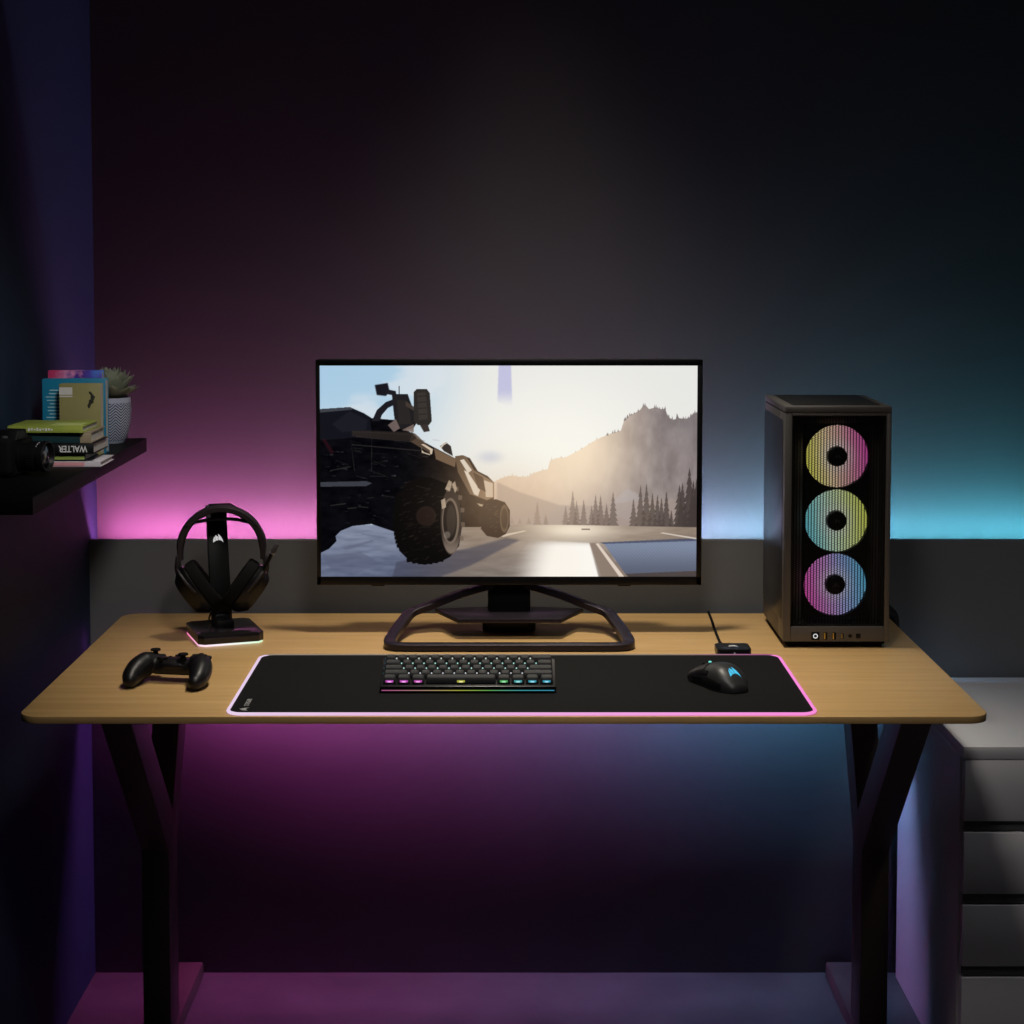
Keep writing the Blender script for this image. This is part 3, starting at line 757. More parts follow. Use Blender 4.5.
# ================================================================== mouse
ms = thing('computer_mouse', (0.3470, 2.927, DZ + 0.0041), 'black wireless mouse with a glowing blue emblem on the mat', 'mouse', rz=math.radians(28))
ML = 0.116
def mprof(t):
    """t 0 heel .. 1 front: half width, top height"""
    w = ramp3([(0, (.0125,)), (.06, (.0215,)), (.2, (.0310,)), (.36, (.0335,)), (.58, (.0305,)), (.8, (.0315,)), (.94, (.0300,)), (1, (.0262,))], t)[0]
    h = ramp3([(0, (.0095,)), (.05, (.0180,)), (.14, (.0280,)), (.28, (.0375,)), (.42, (.0400,)), (.58, (.0375,)), (.75, (.0310,)), (.9, (.0238,)), (1, (.0160,))], t)[0]
    return w, h
def msmooth(t):
    a = [mprof(min(1, max(0, t + d))) for d in (-.04, -.02, 0, .02, .04)]
    return sum(q[0] for q in a) / 5, sum(q[1] for q in a) / 5
def mtop(x, y):
    t = min(1, max(0, y / ML + .5)); w, h = msmooth(t); u = min(.999, abs(x) / w)
    return 0.001 + (h - 0.001) * (1 - u ** 3.0) ** (1 / 2.2)
def mring(t, off=0.0, a0=0.0, a1=PI, n=26, shrink=1.0):
    w, h = msmooth(t); out = []
    for k in range(n + 1):
        a = a0 + (a1 - a0) * k / n; c, s = math.cos(a), math.sin(a)
        cx = math.copysign(abs(c) ** .75, c) * w * shrink; cz = 0.001 + (h - .001) * abs(s) ** .85
        tuck = 1 - .10 * (1 - abs(s)) ** 2
        out.append((cx * tuck + c * off, (t - .5) * ML, cz + s * off))
    return out
b = MB(); N = 30
b.loft([mring(i / N) for i in range(N + 1)]); b.build('body', mat('soft_touch_black', (0.022, 0.022, 0.022, 1), 0.42, spec=0.45, bump=0.05, bscale=2000), ms, angle=60)
for nm, a0, a1 in (('button', .30, PI / 2 - .13), ('button', PI / 2 + .13, PI - .30)):
    b = MB(); rs = []
    for i in range(13):
        t = .60 + .395 * i / 12; o_ = mring(t, .0011, a0, a1, 10); i_ = mring(t, -.001, a0, a1, 10)
        rs.append(o_ + i_[::-1])
    b.loft(rs); b.build(nm, SATIN, ms, angle=50)
b = MB(); b.lathe([(.003, -.0035), (.0105, -.0035), (.0115, -.002), (.0115, .002), (.0105, .0035), (.003, .0035)], 28, M=Matrix.Translation((0, .040, .0195)) @ Matrix.Rotation(PI / 2, 4, 'Y')); b.build('scroll_wheel', RUBBER, ms)
b = MB(); b.box((-.001, .0270, .0340), (.004, .005, .003), .001); b.build('indicator_light', glow('teal_led', (.16, .75, .66, 1), 1.0), ms)
for y0, y1 in ((-.004, .012), (.014, .030)):
    b = MB(); rs = []
    for i in range(6):
        t = (y0 + (y1 - y0) * i / 5) / ML + .5; o_ = mring(t, .0012, PI - .72, PI - .50, 5); i_ = mring(t, -.001, PI - .72, PI - .50, 5); rs.append(o_ + i_[::-1])
    b.loft(rs); b.build('side_button', BLACK, ms)
for a0, a1 in ((.06, .40), (PI - .40, PI - .06)):
    b = MB(); rs = []
    for i in range(12):
        t = .16 + .66 * i / 11; o_ = mring(t, .0008, a0, a1, 6); i_ = mring(t, -.001, a0, a1, 6); rs.append(o_ + i_[::-1])
    b.loft(rs); b.build('side_grip', RUBBER, ms)
# emblem laid on the curved palm
e = MB()
for p in SAILS:
    bmx = bmesh.new(); vs = [bmx.verts.new((x * .0175, y * .0175, 0)) for x, y in p]; bmx.faces.new(vs)
    bmesh.ops.triangulate(bmx, faces=bmx.faces); bmesh.ops.subdivide_edges(bmx, edges=bmx.edges, cuts=3, use_grid_fill=True)
    Ry = Matrix.Rotation(math.radians(-6), 4, 'Z')
    for v in bmx.verts:
        q = Ry @ v.co; x, y = q.x - .0005, q.y * 1.2 - .0385
        v.co = Vector((x, y, mtop(x, y) + .0011))
    e.bm(bmx)
e.build('glowing_emblem', glow('emblem_cyan', (.05, .52, .80, 1), 1.0), ms)

# ================================================================== wireless receiver and its cable
dg_ = thing('wireless_receiver', (0.3995, 3.182, DZ), 'small black wireless receiver box with cable behind the desk mat', 'receiver')
b = MB(); b.prism(rrect(.0605, .054, .009, 6), 0.0003, .0135, bev=.0018); b.build('body', SATIN, dg_)
e = sails_mb(.015, .0133, .0140); e.build('top_emblem', WHITEINK, dg_)
b = MB(); b.box((0, -.0270, .0068), (.0026, .0012, .0026), .0003); b.build('indicator_light', glow('soft_white_led', (.35, .35, .35, 1), .6), dg_)
b = MB(); b.tube(smooth([(-.002, .024, .0085), (-.010, .040, .006), (-.013, .075, .0032), (-.011, .16, .0032), (-.006, .28, .0032), (-.004, .345, .0034), (-.003, .3610, .001), (-.002, .3650, -.02), (-.002, .3660, -.10)], 8), .0024, 8)
b.box((-.004, .029, .0085), (.008, .010, .007), .001)
b.build('cable', RUBBER, dg_)

# ================================================================== headset stand
hz = math.radians(20)
hs = thing('headset_stand', (-0.521, 3.316, DZ), 'black headset stand with an edge-lit base and upright post', 'headset stand', rz=hz)
def clipped(w, h, c): return [(-w / 2 + c, -h / 2), (w / 2 - c, -h / 2), (w / 2, -h / 2 + c), (w / 2, h / 2 - c), (w / 2 - c, h / 2), (-w / 2 + c, h / 2), (-w / 2, h / 2 - c), (-w / 2, -h / 2 + c)]
b = MB(); b.prism(clipped(.120, .140, .010), .0036, .0205, bev=.0015); b.build('base', mat('gloss_black', (.013, .011, .013, 1), .18, spec=.5), hs)
cl = clipped(.1175, .1375, .010)
b = MB(); seg = []
for p, q in zip(cl, cl[1:] + cl[:1]):
    for k in range(6): seg.append((p[0] + (q[0] - p[0]) * k / 6, p[1] + (q[1] - p[1]) * k / 6))
n = len(seg); vs = [(x, y, z) for z in (.0002, .0036) for x, y in seg]; fs = [(k, (k + 1) % n, n + (k + 1) % n, n + k) for k in range(n)] + [tuple(range(n - 1, -1, -1)), tuple(range(n, 2 * n))]
b.raw(vs, fs); o = b.build('light_edge', glow_attr('base_light', 1.15), hs)
def bc(x, y):
    if x < -.056: return ramp3([(-.07, (.92, .56, .72)), (.07, (.90, .16, .42))], y)
    return ramp3([(-.056, (.92, .66, .78)), (-.02, (.90, .80, .84)), (.03, (.72, .86, .70)), (.06, (.62, .84, .56))], x)
colours(o, [(*bc(v[0], v[1]), 1) for v in b.v])
lean = Matrix.Translation((0, .022, .0205)) @ Matrix.Rotation(-math.radians(13), 4, 'X')
b = MB(); b.box((0, 0, .111), (.038, .011, .222), .0015, M=lean); b.build('post', BLACK, hs)
top = lean @ Vector((0, 0, .222))
b = MB(); b.box((.009, top.y - .028, top.z - .003), (.044, .075, .009), .002); b.box((.009, top.y - .0635, top.z - .002), (.044, .005, .009), .0015); b.build('hook', MATTE, hs)
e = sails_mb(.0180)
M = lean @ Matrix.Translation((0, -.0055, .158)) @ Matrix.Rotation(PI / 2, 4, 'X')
e.v = [tuple(M @ Vector(v)) for v in e.v]; e.build('post_emblem', glow('emblem_brightened', (.55, .55, .55, 1), 1.0), hs)  # printed emblem, given emission so that it looks bright
b = MB(); b.box((.0, .004, .0275), (.033, .036, .0142), .003); b.box((0, .0155, .036), (.030, .013, .012), .003); b.build('port_block', SATIN, hs)

# ================================================================== headset
hd = thing('headset', (-0.5255, 3.325, DZ + 0.2425), 'black over-ear gaming headset hanging on the lit stand', 'headset', rz=math.radians(6))
bandm = mat('band_black', (.016, .012, .016, 1), .5, bump=.1, bscale=900)
R0 = .0755; zc0 = -.0800                    # arc centre below the hook
def arc(r, a, y=0, sx=1.0): return Vector((r * sx * math.cos(a), y, zc0 + r * math.sin(a)))
b = MB(); rs = []
for i in range(49):
    a = math.radians(-14 + 208 * i / 48); e = abs(i - 24) / 24
    hw = .0155 - .005 * e; th = (.0056 + .0022 * e) * (1 - .55 * min(1, max(0, (e - .78) / .22)))
    rad = Vector((math.cos(a), 0, math.sin(a))); c = arc(R0, a)
    rs.append([tuple(c + rad * (th * q) + Vector((0, hw * w, 0))) for q, w in ((1, -.7), (1, .7), (.6, 1), (-.6, 1), (-1, .7), (-1, -.7), (-.6, -1), (.6, -1))])
b.loft(rs); b.build('headband', bandm, hd)
b = MB(); rs = []
for i in range(25):
    u = -1 + 2 * i / 24; x = .0660 * u; z = -.0235 - .0130 * abs(u) ** 2.2; 
    rs.append([(x, .013 * q, z + w) for q, w in ((-1, -.0012), (1, -.0012), (1, .0012), (-1, .0012))])
b.loft(rs); b.build('suspension_strap', CUSH, hd)
for s in (-1, 1):
    b = MB()
    p = [(s * .0785, 0, zc0 - .014), (s * .0815, 0, zc0 - .030), (s * .0800, 0, zc0 - .043), (s * .0760, 0, zc0 - .052)]
    b.tube(smooth(p, 5), .0048, 10); b.box((s * .0795, 0, zc0 - .022), (.0085, .017, .022), .002); b.build('slider', bandm, hd)
    # cup: axis points inward and up, the shell outward and down
    ax = Vector((-s * .80, .02, .58)).normalized(); zx = Vector((0, 1, 0)); zx = (zx - ax * zx.dot(ax)).normalized(); yy = ax.cross(zx)
    C = Vector((s * .0430, .003, -.150))
    Mx = Matrix(((zx.x, yy.x, ax.x, C.x), (zx.y, yy.y, ax.y, C.y), (zx.z, yy.z, ax.z, C.z), (0, 0, 0, 1)))
    def oval(sc, z, fl=1.0):
        return [(.036 * sc * math.copysign(abs(math.cos(a)) ** .75, math.cos(a)), .049 * sc * math.copysign(abs(math.sin(a)) ** .8, math.sin(a)), z) for a in [2 * PI * k / 36 for k in range(36)]]
    b = MB(); b.loft([oval(.62, -.029), oval(.72, -.0285), oval(.93, -.017), oval(1.0, -.010), oval(1.0, .000), oval(.95, .002)], M=Mx); cup = b.build('ear_cup', SATIN, hd, angle=28)
    b = MB(); b.loft([oval(.62, -.0295), oval(.58, -.0305)], M=Mx); b.build('cup_plate', mat('cup_grille', (.02, .018, .012, 1), .4, metal=.5, bump=.8, bscale=900), cup)
    b = MB(); b.loft([oval(.94, .002), oval(.99, .004), oval(1.0, .010), oval(.985, .0195), oval(.93, .0225), oval(.66, .0225), oval(.58, .013)], M=Mx); b.build('ear_pad', CUSH, hd)
    b = MB()
    yo = [Mx @ Vector(q) for q in ((-.036, .0, -.006), (-.0385, .020, -.008), (-.028, .044, -.009), (0, .0525, -.010), (.028, .044, -.009), (.0385, .020, -.008), (.036, 0, -.006))]
    sgn = 1 if (Mx @ Vector((0, .05, 0))).z > C.z else -1
    yo = [Mx @ Vector((q[0], sgn * q[1], q[2])) for q in ((-.036, .0, -.006), (-.0385, .020, -.008), (-.028, .044, -.009), (0, .0525, -.010), (.028, .044, -.009), (.0385, .020, -.008), (.036, 0, -.006))]
    b.tube(smooth(yo, 4), .0028, 8); b.build('yoke', bandm, hd)
    if s < 0:
        b = MB(); b.ball(Mx @ Vector((-.0205, sgn * .034, -.0200)), .0013, seg=10); b.build('status_light', glow('white_led', (.7, .7, .7, 1), 1.0), cup)
b = MB(); b.tube(smooth([(.0735, -.020, -.133), (.0770, -.024, -.118), (.0850, -.026, -.100), (.0925, -.027, -.084)], 5), .0032, 10); boom = b.build('microphone_boom', BLACK, hd)
b = MB(); dirv = Vector((.45, -.05, .89)).normalized(); p0 = Vector((.0925, -.027, -.085))
b.tube([p0, p0 + dirv * .004, p0 + dirv * .018, p0 + dirv * .021], [.0035, .0046, .0046, .003], 12); b.build('microphone_tip', mat('foam_grey', (.05, .045, .05, 1), .9), boom)
b = MB(); b.tube([p0 - dirv * .001, p0 + dirv * .002], .0050, 12); b.build('microphone_ring', SILVER, boom)
b = MB(); b.tube(smooth([(-.0170, -.010, -.192), (-.0230, -.004, -.202), (-.0240, .006, -.213), (-.0150, .010, -.2205)], 6), .0016, 8); b.build('cable', RUBBER, hd)

# ================================================================== game controller
gc = thing('game_controller', (-0.553, 2.962, DZ), 'black wireless game controller with two thumbsticks on the left of the desk', 'game controller', rz=math.radians(-9)); gc.scale = (.86, .90, .90)
b = MB()
def sweep(pts, rs, n=20, fl=1.0):
    P = smooth(pts, 6); k = len(pts) - 1; rr = []
    for i in range(len(P)):
        t = i / 6; j = min(int(t), k - 1); u = t - j; rr.append(rs[j] * (1 - u) + rs[j + 1] * u)
    b.tube(P, rr, n); b.ball(P[0], rr[0] * .995, seg=20); b.ball(P[-1], rr[-1] * .995, seg=20)
b.ball((0, .020, .0315), (.048, .026, .0125))
b.box((0, .021, .0305), (.088, .044, .0225), .009, 4)
b.box((0, .030, .0260), (.100, .030, .0260), .010, 4); b.box((0, .014, .0240), (.080, .034, .0190), .007, 4)
for s in (-1, 1):
    sweep([(s * .040, .024, .0330), (s * .054, .010, .0320), (s * .0625, -.014, .0265), (s * .0655, -.036, .0190), (s * .0640, -.050, .0145)], [.0165, .0225, .0215, .0185, .0140])
    b.ball((s * .048, .022, .0315), (.024, .026, .0160))
def cmods(o):
    r = o.modifiers.new('r', 'REMESH'); r.mode = 'VOXEL'; r.voxel_size = .0016
    m = o.modifiers.new('s', 'SMOOTH'); m.iterations = 10; m.factor = .6
me = baked(b, cmods)
link_mesh('body', me, mat('controller_shell', (.006, .0055, .0065, 1), .40, spec=.4, bump=.08, bscale=2500), gc)
for x, y, hh in ((-.0410, .0250, .0445), (.0205, .0085, .0415)):
    b = MB(); b.lathe([(.0005, hh - .006), (.0100, hh - .007), (.0090, hh - .001), (.0052, hh), (.0048, hh + .0080), (.0092, hh + .0094), (.0098, hh + .0112), (.0090, hh + .0126), (.0050, hh + .0118), (.0005, hh + .0116)], 28, M=Matrix.Translation((x, y, 0))); b.build('thumbstick', RUBBER, gc)
for dx, dy in ((0, -.0095), (.0100, 0), (-.0100, 0), (0, .0095)):
    b = MB(); b.lathe([(.0048, .038), (.0048, .0480), (.0040, .0495), (.0005, .0500)], 18, M=Matrix.Translation((.0480 + dx, .0235 + dy, 0))); b.build('face_button', SATIN, gc)
b = MB(); b.box((-.0205, .0085, .0435), (.021, .0070, .0045), .001); b.box((-.0205, .0085, .0435), (.0070, .021, .0045), .001); b.build('direction_pad', SATIN, gc)
for x in (-.011, .011):
    b = MB(); b.lathe([(.0032, .040), (.0032, .0445), (.0005, .0450)], 14, M=Matrix.Translation((x, .0235, 0))); b.build('menu_button', SATIN, gc)
b = MB(); b.lathe([(.0062, .038), (.0062, .0440), (.0005, .0448)], 22, M=Matrix.Translation((0, .0385, 0))); b.build('home_button', SATIN, gc)
for s in (-1, 1):
    b = MB(); b.box((s * .046, .0455, .0385), (.036, .010, .009), .0035, 3); b.build('shoulder_button', SATIN, gc)
    b = MB(); b.box((s * .046, .0460, .0230), (.026, .020, .022), .007, 3); b.build('trigger', SATIN, gc)
# ================================================================== white drawer unit
ns = thing('drawer_unit', (0.778 + 0.24, 3.053, 0), 'white chest of drawers beside the right end of the desk', 'drawer unit')
white = mat('white_lacquer', (.62, .61, .62, 1), .4, spec=.4, bump=.03)
W, D, H = .48, .505, .608
b = MB()
b.box((0, D / 2, H - .011), (W, D, .022), .0012)
b.box((-W / 2 + .009, D / 2 + .011, (H - .022) / 2), (.018, D - .022, H - .022), .001); b.box((W / 2 - .009, D / 2 + .011, (H - .022) / 2), (.018, D - .022, H - .022), .001)
b.box((0, D - .005, (H - .022) / 2 + .02), (W - .036, .008, H - .07), .0005)
b.box((0, D / 2 + .02, .03), (W - .036, D - .04, .06), .001)
b.build('carcass', white, ns)
groove = mat('recess_grey', (.10, .10, .10, 1), .6)
for k in range(4):
    z1_ = .586 - k * .127; z0_ = z1_ - .108
    b = MB(); b.box((0.0008, .0108, (z0_ + z1_) / 2), (W - .0055, .020, z1_ - z0_ - .001), .0012)
    b.box((0.0, .23, (z0_ + z1_) / 2 - .004), (W - .05, .41, z1_ - z0_ - .02), .001); d = b.build('drawer', white, ns)
    b = MB(); b.box((0.0, .0115, z0_ - .0090), (W - .012, .010, .0165), .0005); b.build('finger_groove', groove, d)

# ================================================================== floating shelf
SZ = 1.106
b = MB(); b.box(((XW - .666) / 2, (2.54 + 3.35) / 2, SZ - .0125), (-.666 - XW - .0006, .81, .025), .0008)
sh = b.build('floating_shelf', mat('black_laminate', (.0030, .0028, .0030, 1), .6, spec=.15, bump=.05, bscale=300))
tag(sh, 'black floating shelf on the left wall holding books and a plant', 'shelf')

# ================================================================== books
paper = mat('page_edges', (.50, .47, .43, 1), .9, bump=.8, bscale=1200)
def book(loc, L, T, dep, cover, label, lying=True, rz=0.0, bt=.0014, group=None, lean=0.0):
    """lying: spine along x facing the viewer, pages to the right end; standing: cover faces the viewer, pages on the right"""
    t = thing('book', loc, label, 'book', rz, group)
    b = MB(); p = MB()
    if lying:
        b.box((0, dep / 2, T - bt / 2), (L, dep, bt), .0004); b.box((0, dep / 2, bt / 2), (L, dep, bt), .0004)
        b.box((0, bt / 2 + .0002, T / 2), (L, bt + .0004, T), .0007)
        p.box((0, dep / 2 + .0005, T / 2), (L - .006, dep - .005, T - 2 * bt))
    else:
        R = Matrix.Rotation(-lean, 4, 'X')
        b.box((0, bt / 2, L / 2), (dep, bt, L), .0004, M=R); b.box((0, T - bt / 2, L / 2), (dep, bt, L), .0004, M=R)
        b.box((-dep / 2 + bt / 2, T / 2, L / 2), (bt, T, L), .0007, M=R)
        p.box((.001, T / 2, L / 2), (dep - .004, T - 2 * bt, L - .006), M=R)
    b.build('cover', cover, t); p.build('pages', paper, t)
    return t
def cov(n, c, **k): return mat(n, rgb(*c), .45, spec=.35, **k)
b1 = book((-.7335, 2.900, SZ), .165, .0085, .098, cov('cover_white', (206, 200, 208)), 'thin white book with a pink spine band, bottom of the lying stack')
m = MB(); m.box((.008, -.0003, .0044), (.097, .0008, .0062), .0002); m.build('spine_band', mat('pink_print', rgb(214, 150, 160), .5), b1)
b2 = book((-.7490, 2.905, SZ + .0088), .145, .0118, .095, cov('cover_ink', (22, 26, 34)), 'dark book with a lime green spine band, second from the bottom of the lying stack')
m = MB(); m.box((.006, -.0003, .0056), (.130, .0008, .0062), .0002); m.build('spine_band', mat('lime_print', rgb(150, 170, 84), .5), b2)
b3 = book((-.7310, 2.898, SZ + .0208), .139, .0172, .107, cov('cover_black', (12, 12, 14)), 'black book with white upside-down spine lettering, middle of the lying stack')
vs, fs = text_mb('WALTER', .0145, .0002, bold=.0003)
m = MB(); m.raw([(v.x * .80, v.y, v.z) for v in vs], fs, Matrix.Translation((.0365, -.0004, .0088)) @ Matrix.Rotation(PI / 2, 4, 'X') @ Matrix.Rotation(PI, 4, 'Z')); m.build('spine_lettering', WHITEINK, b3)
b4 = book((-.7330, 2.902, SZ + .0382), .134, .0172, .103, cov('cover_taupe', (150, 136, 112)), 'taupe book with a dark teal spine, fourth up in the lying stack')
m = MB(); m.box((-.010, -.0004, .0086), (.118, .0010, .0168), .0003); m.build('spine_band', mat('teal_print', rgb(16, 52, 58), .5), b4)
b5 = book((-.7375, 2.893, SZ + .0556), .121, .0108, .104, cov('cover_lime', (152, 166, 72), vary=.12, vscale=25), 'lime green book lying on top of the stack', rz=math.radians(-1.5))
m = MB(); m.box((.030, .034, .0110), (.050, .040, .0005)); m.build('cover_patch', mat('pale_lime', rgb(196, 208, 130), .5), b5)
m = MB()
for k in range(9): m.box((-.026 + k * .0046, -.0003, .0050 + .0006 * (k % 2)), (.0030, .0007, .0048 - .0012 * (k % 3)), 0)
m.build('spine_marking', WHITEINK, b5)
# standing books
s1 = book((-.7430, 3.122, SZ), .1400, .016, .093, mat('cover_marbled', rgb(70, 60, 150), .4), 'tall purple and pink patterned book standing behind the blue one', lying=False)
def marbled(m):
    nt = m.node_tree; p = nt.nodes['Principled BSDF']; tc = nt.nodes.new('ShaderNodeTexCoord'); n = nt.nodes.new('ShaderNodeTexNoise'); n.inputs['Scale'].default_value = 38; n.inputs['Detail'].default_value = 5
    s = nt.nodes.new('ShaderNodeSeparateXYZ'); ad = nt.nodes.new('ShaderNodeMath'); ad.operation = 'MULTIPLY_ADD'; ad.inputs[1].default_value = 7.5; r = nt.nodes.new('ShaderNodeValToRGB')
    e = r.color_ramp.elements; e[0].position = .22; e[0].color = rgb(196, 60, 110); e[1].position = .95; e[1].color = rgb(46, 120, 214)
    for pos, c in ((.42, (214, 140, 190)), (.55, (72, 34, 140)), (.72, (60, 60, 180))): q = e.new(pos); q.color = rgb(*c)
    nt.links.new(tc.outputs['Object'], n.inputs['Vector']); nt.links.new(tc.outputs['Object'], s.inputs[0]); nt.links.new(s.outputs['X'], ad.inputs[0]); nt.links.new(n.outputs['Fac'], ad.inputs[2])
    nt.links.new(ad.outputs[0], r.inputs['Fac']); nt.links.new(r.outputs['Color'], p.inputs['Base Color'])
marbled(bpy.data.materials['cover_marbled'])
s2 = book((-.7380, 3.092, SZ), .1275, .022, .108, cov('cover_blue', (24, 122, 160)), 'blue book with white text lines standing behind the olive one', lying=False)
m = MB(); tr2 = np.random.default_rng(3)
for k in range(14):
    ln = .018 + .010 * tr2.random(); m.box((-.0235 - ln / 2, -.0002, .1085 - k * .0058), (ln * .9, .0006, .0017))
m.build('printed_lines', mat('pale_blue_print', rgb(170, 205, 215), .6), s2)
s3 = book((-.7205, 3.060, SZ), .1215, .022, .0695, cov('cover_olive', (146, 140, 92), vary=.1, vscale=12), 'olive book with a white sticker standing in front of the blue one', lying=False)
m = MB(); m.box((-.0235, -.0003, .1095), (.0220, .0008, .0125)); m.box((-.0235, -.0003, .1005), (.0220, .0006, .0022)); m.build('sticker', mat('label_white', rgb(206, 204, 200), .6), s3)
m = MB(); m.tube([Vector((.0160 + .0045 * math.sin(t * 5.0) + (.004 * t), -.0004, .1085 - .028 * t)) for t in [k / 12 for k in range(13)]], [.0012 + .0024 * math.sin(PI * k / 12) * (1 + .5 * math.sin(k * 2)) for k in range(13)], 8)
m.v = [(x, -.0006 + (y + .0004) * .15, z) for x, y, z in m.v]
m.build('cover_motif', mat('dark_olive_print', rgb(40, 40, 30), .6), s3)

# ================================================================== potted succulent
pp = thing('potted_succulent', (-.7120, 3.262, SZ), 'grey green succulent in a chevron patterned pot on the shelf', 'plant')
def potmat():
    m = bpy.data.materials.new('chevron_ceramic'); m.use_nodes = True; nt = m.node_tree; p = nt.nodes['Principled BSDF']; N = nt.nodes.new; L = nt.links.new
    tc = N('ShaderNodeTexCoord'); s = N('ShaderNodeSeparateXYZ'); L(tc.outputs['Object'], s.inputs[0])
    at = N('ShaderNodeMath'); at.operation = 'ARCTAN2'; L(s.outputs['Y'], at.inputs[0]); L(s.outputs['X'], at.inputs[1])
    def mth(op, a, v=None, w=None):
        q = N('ShaderNodeMath'); q.operation = op
        for i, z in enumerate((a, v, w)):
            if z is None: continue
            if isinstance(z, (int, float)): q.inputs[i].default_value = z
            else: L(z, q.inputs[i])
        return q.outputs[0]
    zig = mth('PINGPONG', mth('MULTIPLY', at.outputs[0], 11 / (2 * PI)), .5)
    ph = mth('FRACT', mth('MULTIPLY_ADD', s.outputs['Z'], 195.0, mth('MULTIPLY', zig, 3.4)))
    st = mth('GREATER_THAN', ph, .52)
    zone = mth('MULTIPLY', mth('LESS_THAN', s.outputs['Z'], .074), mth('GREATER_THAN', s.outputs['Z'], .005))
    f = mth('MULTIPLY', st, zone)
    mx = N('ShaderNodeMix'); mx.data_type = 'RGBA'; L(f, mx.inputs['Factor']); mx.inputs['A'].default_value = rgb(176, 184, 204); mx.inputs['B'].default_value = rgb(60, 70, 88)
    L(mx.outputs['Result'], p.inputs['Base Color']); p.inputs['Roughness'].default_value = .5
    return m
b = MB(); b.lathe([(.0005, .0005), (.0215, .0005), (.0240, .003), (.0300, .018), (.0345, .040), (.0362, .060), (.0350, .078), (.0345, .083), (.0320, .083), (.0320, .070), (.0005, .070)], 48); b.build('pot', potmat(), pp)
b = MB(); b.lathe([(.0005, .0775), (.020, .0780), (.0318, .0760), (.0318, .071), (.0005, .071)], 32); b.build('soil', mat('dry_soil', (.09, .055, .03, 1), .95, bump=1.0, bscale=400, vary=.3, vscale=200), pp)
leafm = mat('succulent_leaf', (.27, .30, .22, 1), .55, spec=.3, vary=.12, vscale=40)
k = 0
for ring_, (nl, el, ln, wd, off) in enumerate([(9, 16, .050, .0150, .006), (9, 34, .054, .0150, .005), (8, 50, .056, .0145, .004), (7, 66, .056, .0130, .003), (4, 80, .048, .0110, .001)]):
    for i in range(nl):
        az = 2 * PI * (i + .5 * (ring_ % 2)) / nl + random.uniform(-.1, .1); e = math.radians(el + random.uniform(-4, 4))
        M = Matrix.Translation((0, 0, .082)) @ Matrix.Rotation(az, 4, 'Z') @ Matrix.Translation((off, 0, 0)) @ Matrix.Rotation(-e, 4, 'Y')
        rs = []
        for j in range(11):
            t = j / 10; w = wd * (math.sin(PI * min(1, (t * .80 + .14))) ** .8) * (1 if t < .78 else max(.05, (1 - t) / .22) ** .75); th = .0036 * (1 - t) + .0006
            xx = ln * t * random.uniform(.998, 1.002); bend = .010 * t * t
            rs.append([(xx, w * math.cos(a), bend + th * math.sin(a) + .22 * w * abs(math.cos(a)) ** 2) for a in [2 * PI * q / 10 for q in range(10)]])
        b = MB(); b.loft(rs, M=M); b.build('leaf', leafm, pp, angle=80)

# ================================================================== camera on the shelf
cm = thing('camera', (-.7630, 2.795, SZ), 'black camera with a chunky zoom lens at the near end of the shelf', 'camera', rz=math.radians(-11))
leath = mat('leatherette', (.003, .003, .003, 1), .75, spec=.2, bump=.9, bscale=1400)
b = MB()
# body lies across y, lens looks along +x
b.prism(rrect(.085, .056, .007, 4, 0, .030), -.016, .014, axis='x', bev=.0025)
b.build('body', leath, cm)
b = MB(); b.prism([(-.022, .056), (-.014, .071), (.012, .071), (.020, .056)], -.015, .017, axis='x', bev=.002); b.build('viewfinder_hump', BLACK, cm)
b = MB(); b.box((0, -.034, .033), (.034, .020, .056), .006, 3); b.build('hand_grip', RUBBER, cm)
b = MB(); b.lathe([(.0005, .0), (.0075, .0), (.0078, .001), (.0078, .005), (.0072, .006), (.0005, .006)], 20, M=Matrix.Translation((0, .028, .0575))); b.build('mode_dial', SATIN, cm)
b = MB(); b.lathe([(.0005, 0), (.0042, 0), (.0045, .003), (.0005, .004)], 16, M=Matrix.Translation((.004, -.034, .0605))); b.build('shutter_button', SILVER, cm)
LM = Matrix.Translation((.014, 0, .030)) @ Matrix.Rotation(PI / 2, 4, 'Y') @ Matrix.Diagonal((1, 1, .84, 1))
b = MB(); b.lathe([(.0005, 0), (.0225, 0), (.0225, .006), (.0212, .007), (.0212, .018), (.0228, .019), (.0228, .034), (.0215, .035), (.0215, .040), (.0240, .042), (.0240, .052), (.0228, .0535), (.0215, .0535), (.0195, .047), (.0005, .046)], 40, M=LM); lens = b.build('lens', SATIN, cm)
b = MB()
for k in range(36): b.box((0, 0, 0), (.0014, .0012, .013), .0003, M=LM @ Matrix.Rotation(2 * PI * k / 36, 4, 'Z') @ Matrix.Translation((.0229, 0, .0265)))
b.build('zoom_ring', RUBBER, lens)
b = MB(); b.lathe([(.0005, .0520), (.010, .0510), (.0190, .0475)], 32, M=LM, cap0=True, cap1=False); b.build('front_glass', mat('lens_glass', (.003, .003, .005, 1), .12, spec=.5), lens)
b = MB(); 
for k in range(7): b.box((0, 0, 0), (.0006, .0016, .0016), M=LM @ Matrix.Rotation(PI + (k - 3) * .22, 4, 'Z') @ Matrix.Translation((.0216, 0, .0375)))
b.build('scale_marking', WHITEINK, lens)

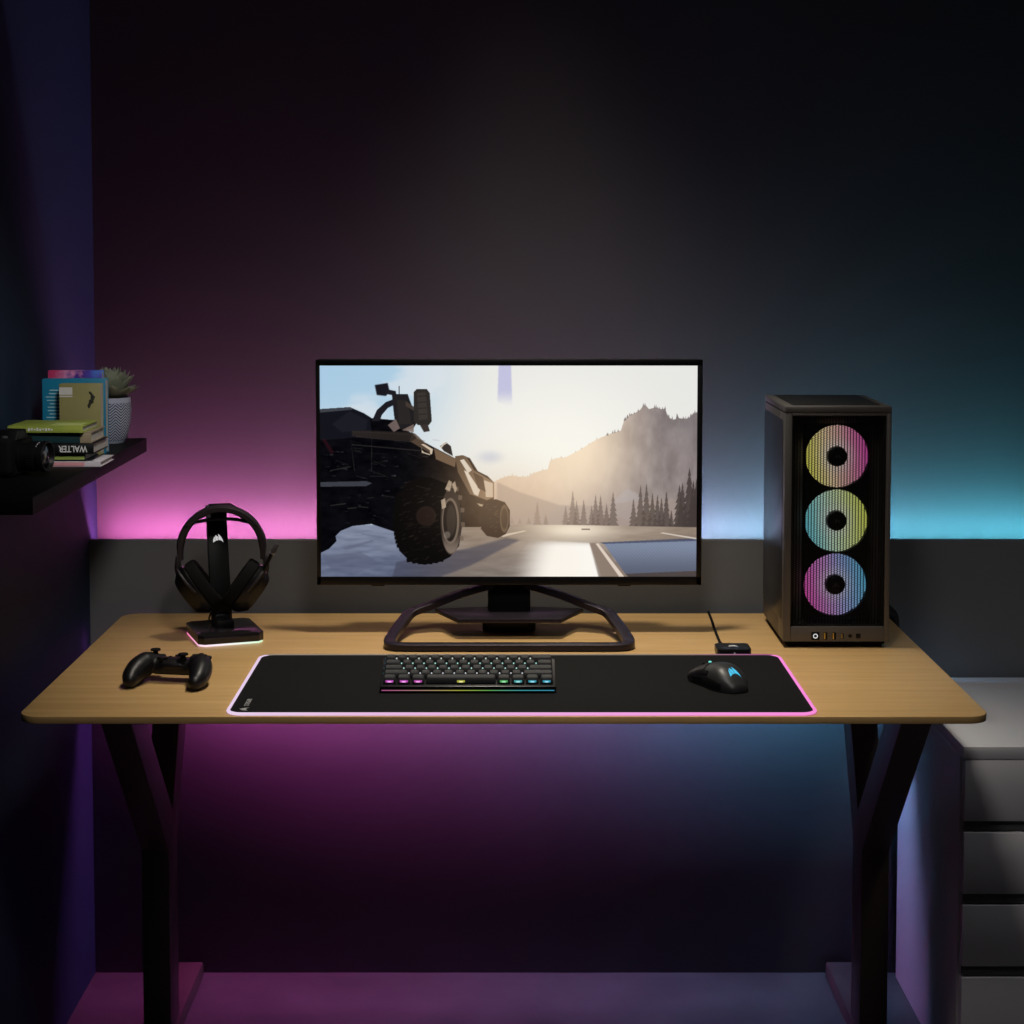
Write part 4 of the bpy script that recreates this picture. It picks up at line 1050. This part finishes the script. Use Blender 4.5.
# ================================================================== lights
def spot(name, loc, aim, energy, col, angle, blend=1.0, size=.1):
    l = bpy.data.lights.new(name, 'SPOT'); l.energy = energy; l.color = col; l.spot_size = math.radians(angle); l.spot_blend = blend; l.shadow_soft_size = size
    o = bpy.data.objects.new(name, l); COL.objects.link(o); o.location = loc
    o.rotation_euler = (Vector(aim) - Vector(loc)).to_track_quat('-Z', 'Y').to_euler(); return o
def panel_lamp(name, loc, aim, energy, col, size, spread=180):
    l = bpy.data.lights.new(name, 'AREA'); l.energy = energy; l.color = col; l.shape = 'DISK'; l.size = size; l.spread = math.radians(spread)
    o = bpy.data.objects.new(name, l); COL.objects.link(o); o.location = loc
    o.rotation_euler = (Vector(aim) - Vector(loc)).to_track_quat('-Z', 'Y').to_euler(); return o
panel_lamp('ceiling_lamp', (0.05, 1.75, 2.55), (0.05, 2.9, .7), 2.0, (1.0, .95, .90), .35, 66)
spot('desk_spotlight', (0.05, 3.22, 3.0), (0.05, 3.08, .74), 172, (1.0, .92, .78), 47, 1.0, .10)
spot('drawer_spotlight', (1.25, 2.60, 2.45), (1.12, 3.20, .60), 16, (1.0, .96, .98), 44, 1.0, .12)
spot('shelf_fill', (-.10, 1.70, 2.1), (-.74, 3.02, 1.13), 40, (1.0, .96, .90), 24, 1.0, .12)  # unseen fill added to brighten the books and pot
w = bpy.data.worlds.new('dim_room'); SC.world = w; w.use_nodes = True
bg = w.node_tree.nodes['Background']; bg.inputs['Color'].default_value = (.55, .62, 1.0, 1); bg.inputs['Strength'].default_value = .012

# ================================================================== camera
F = 1820.0
cd = bpy.data.cameras.new('view'); cam = bpy.data.objects.new('view', cd); COL.objects.link(cam)
cd.sensor_fit = 'HORIZONTAL'; cd.sensor_width = 36.0; cd.lens = F / 1024 * 36.0
cd.shift_x = 5 / 1024; cd.shift_y = -144 / 1024
cam.location = (0, 0, 1.4529); cam.rotation_euler = (PI / 2 - math.atan(118 / F), 0, 0)
cd.clip_start = .05
SC.camera = cam
vs_ = SC.view_settings
vs_.view_transform = 'Standard'; vs_.look = 'None'; vs_.exposure = 0; vs_.gamma = 1; vs_.use_curve_mapping = False
SC.cycles.max_bounces = 8; SC.cycles.sample_clamp_indirect = 4.0
SC.cycles.use_denoising = True
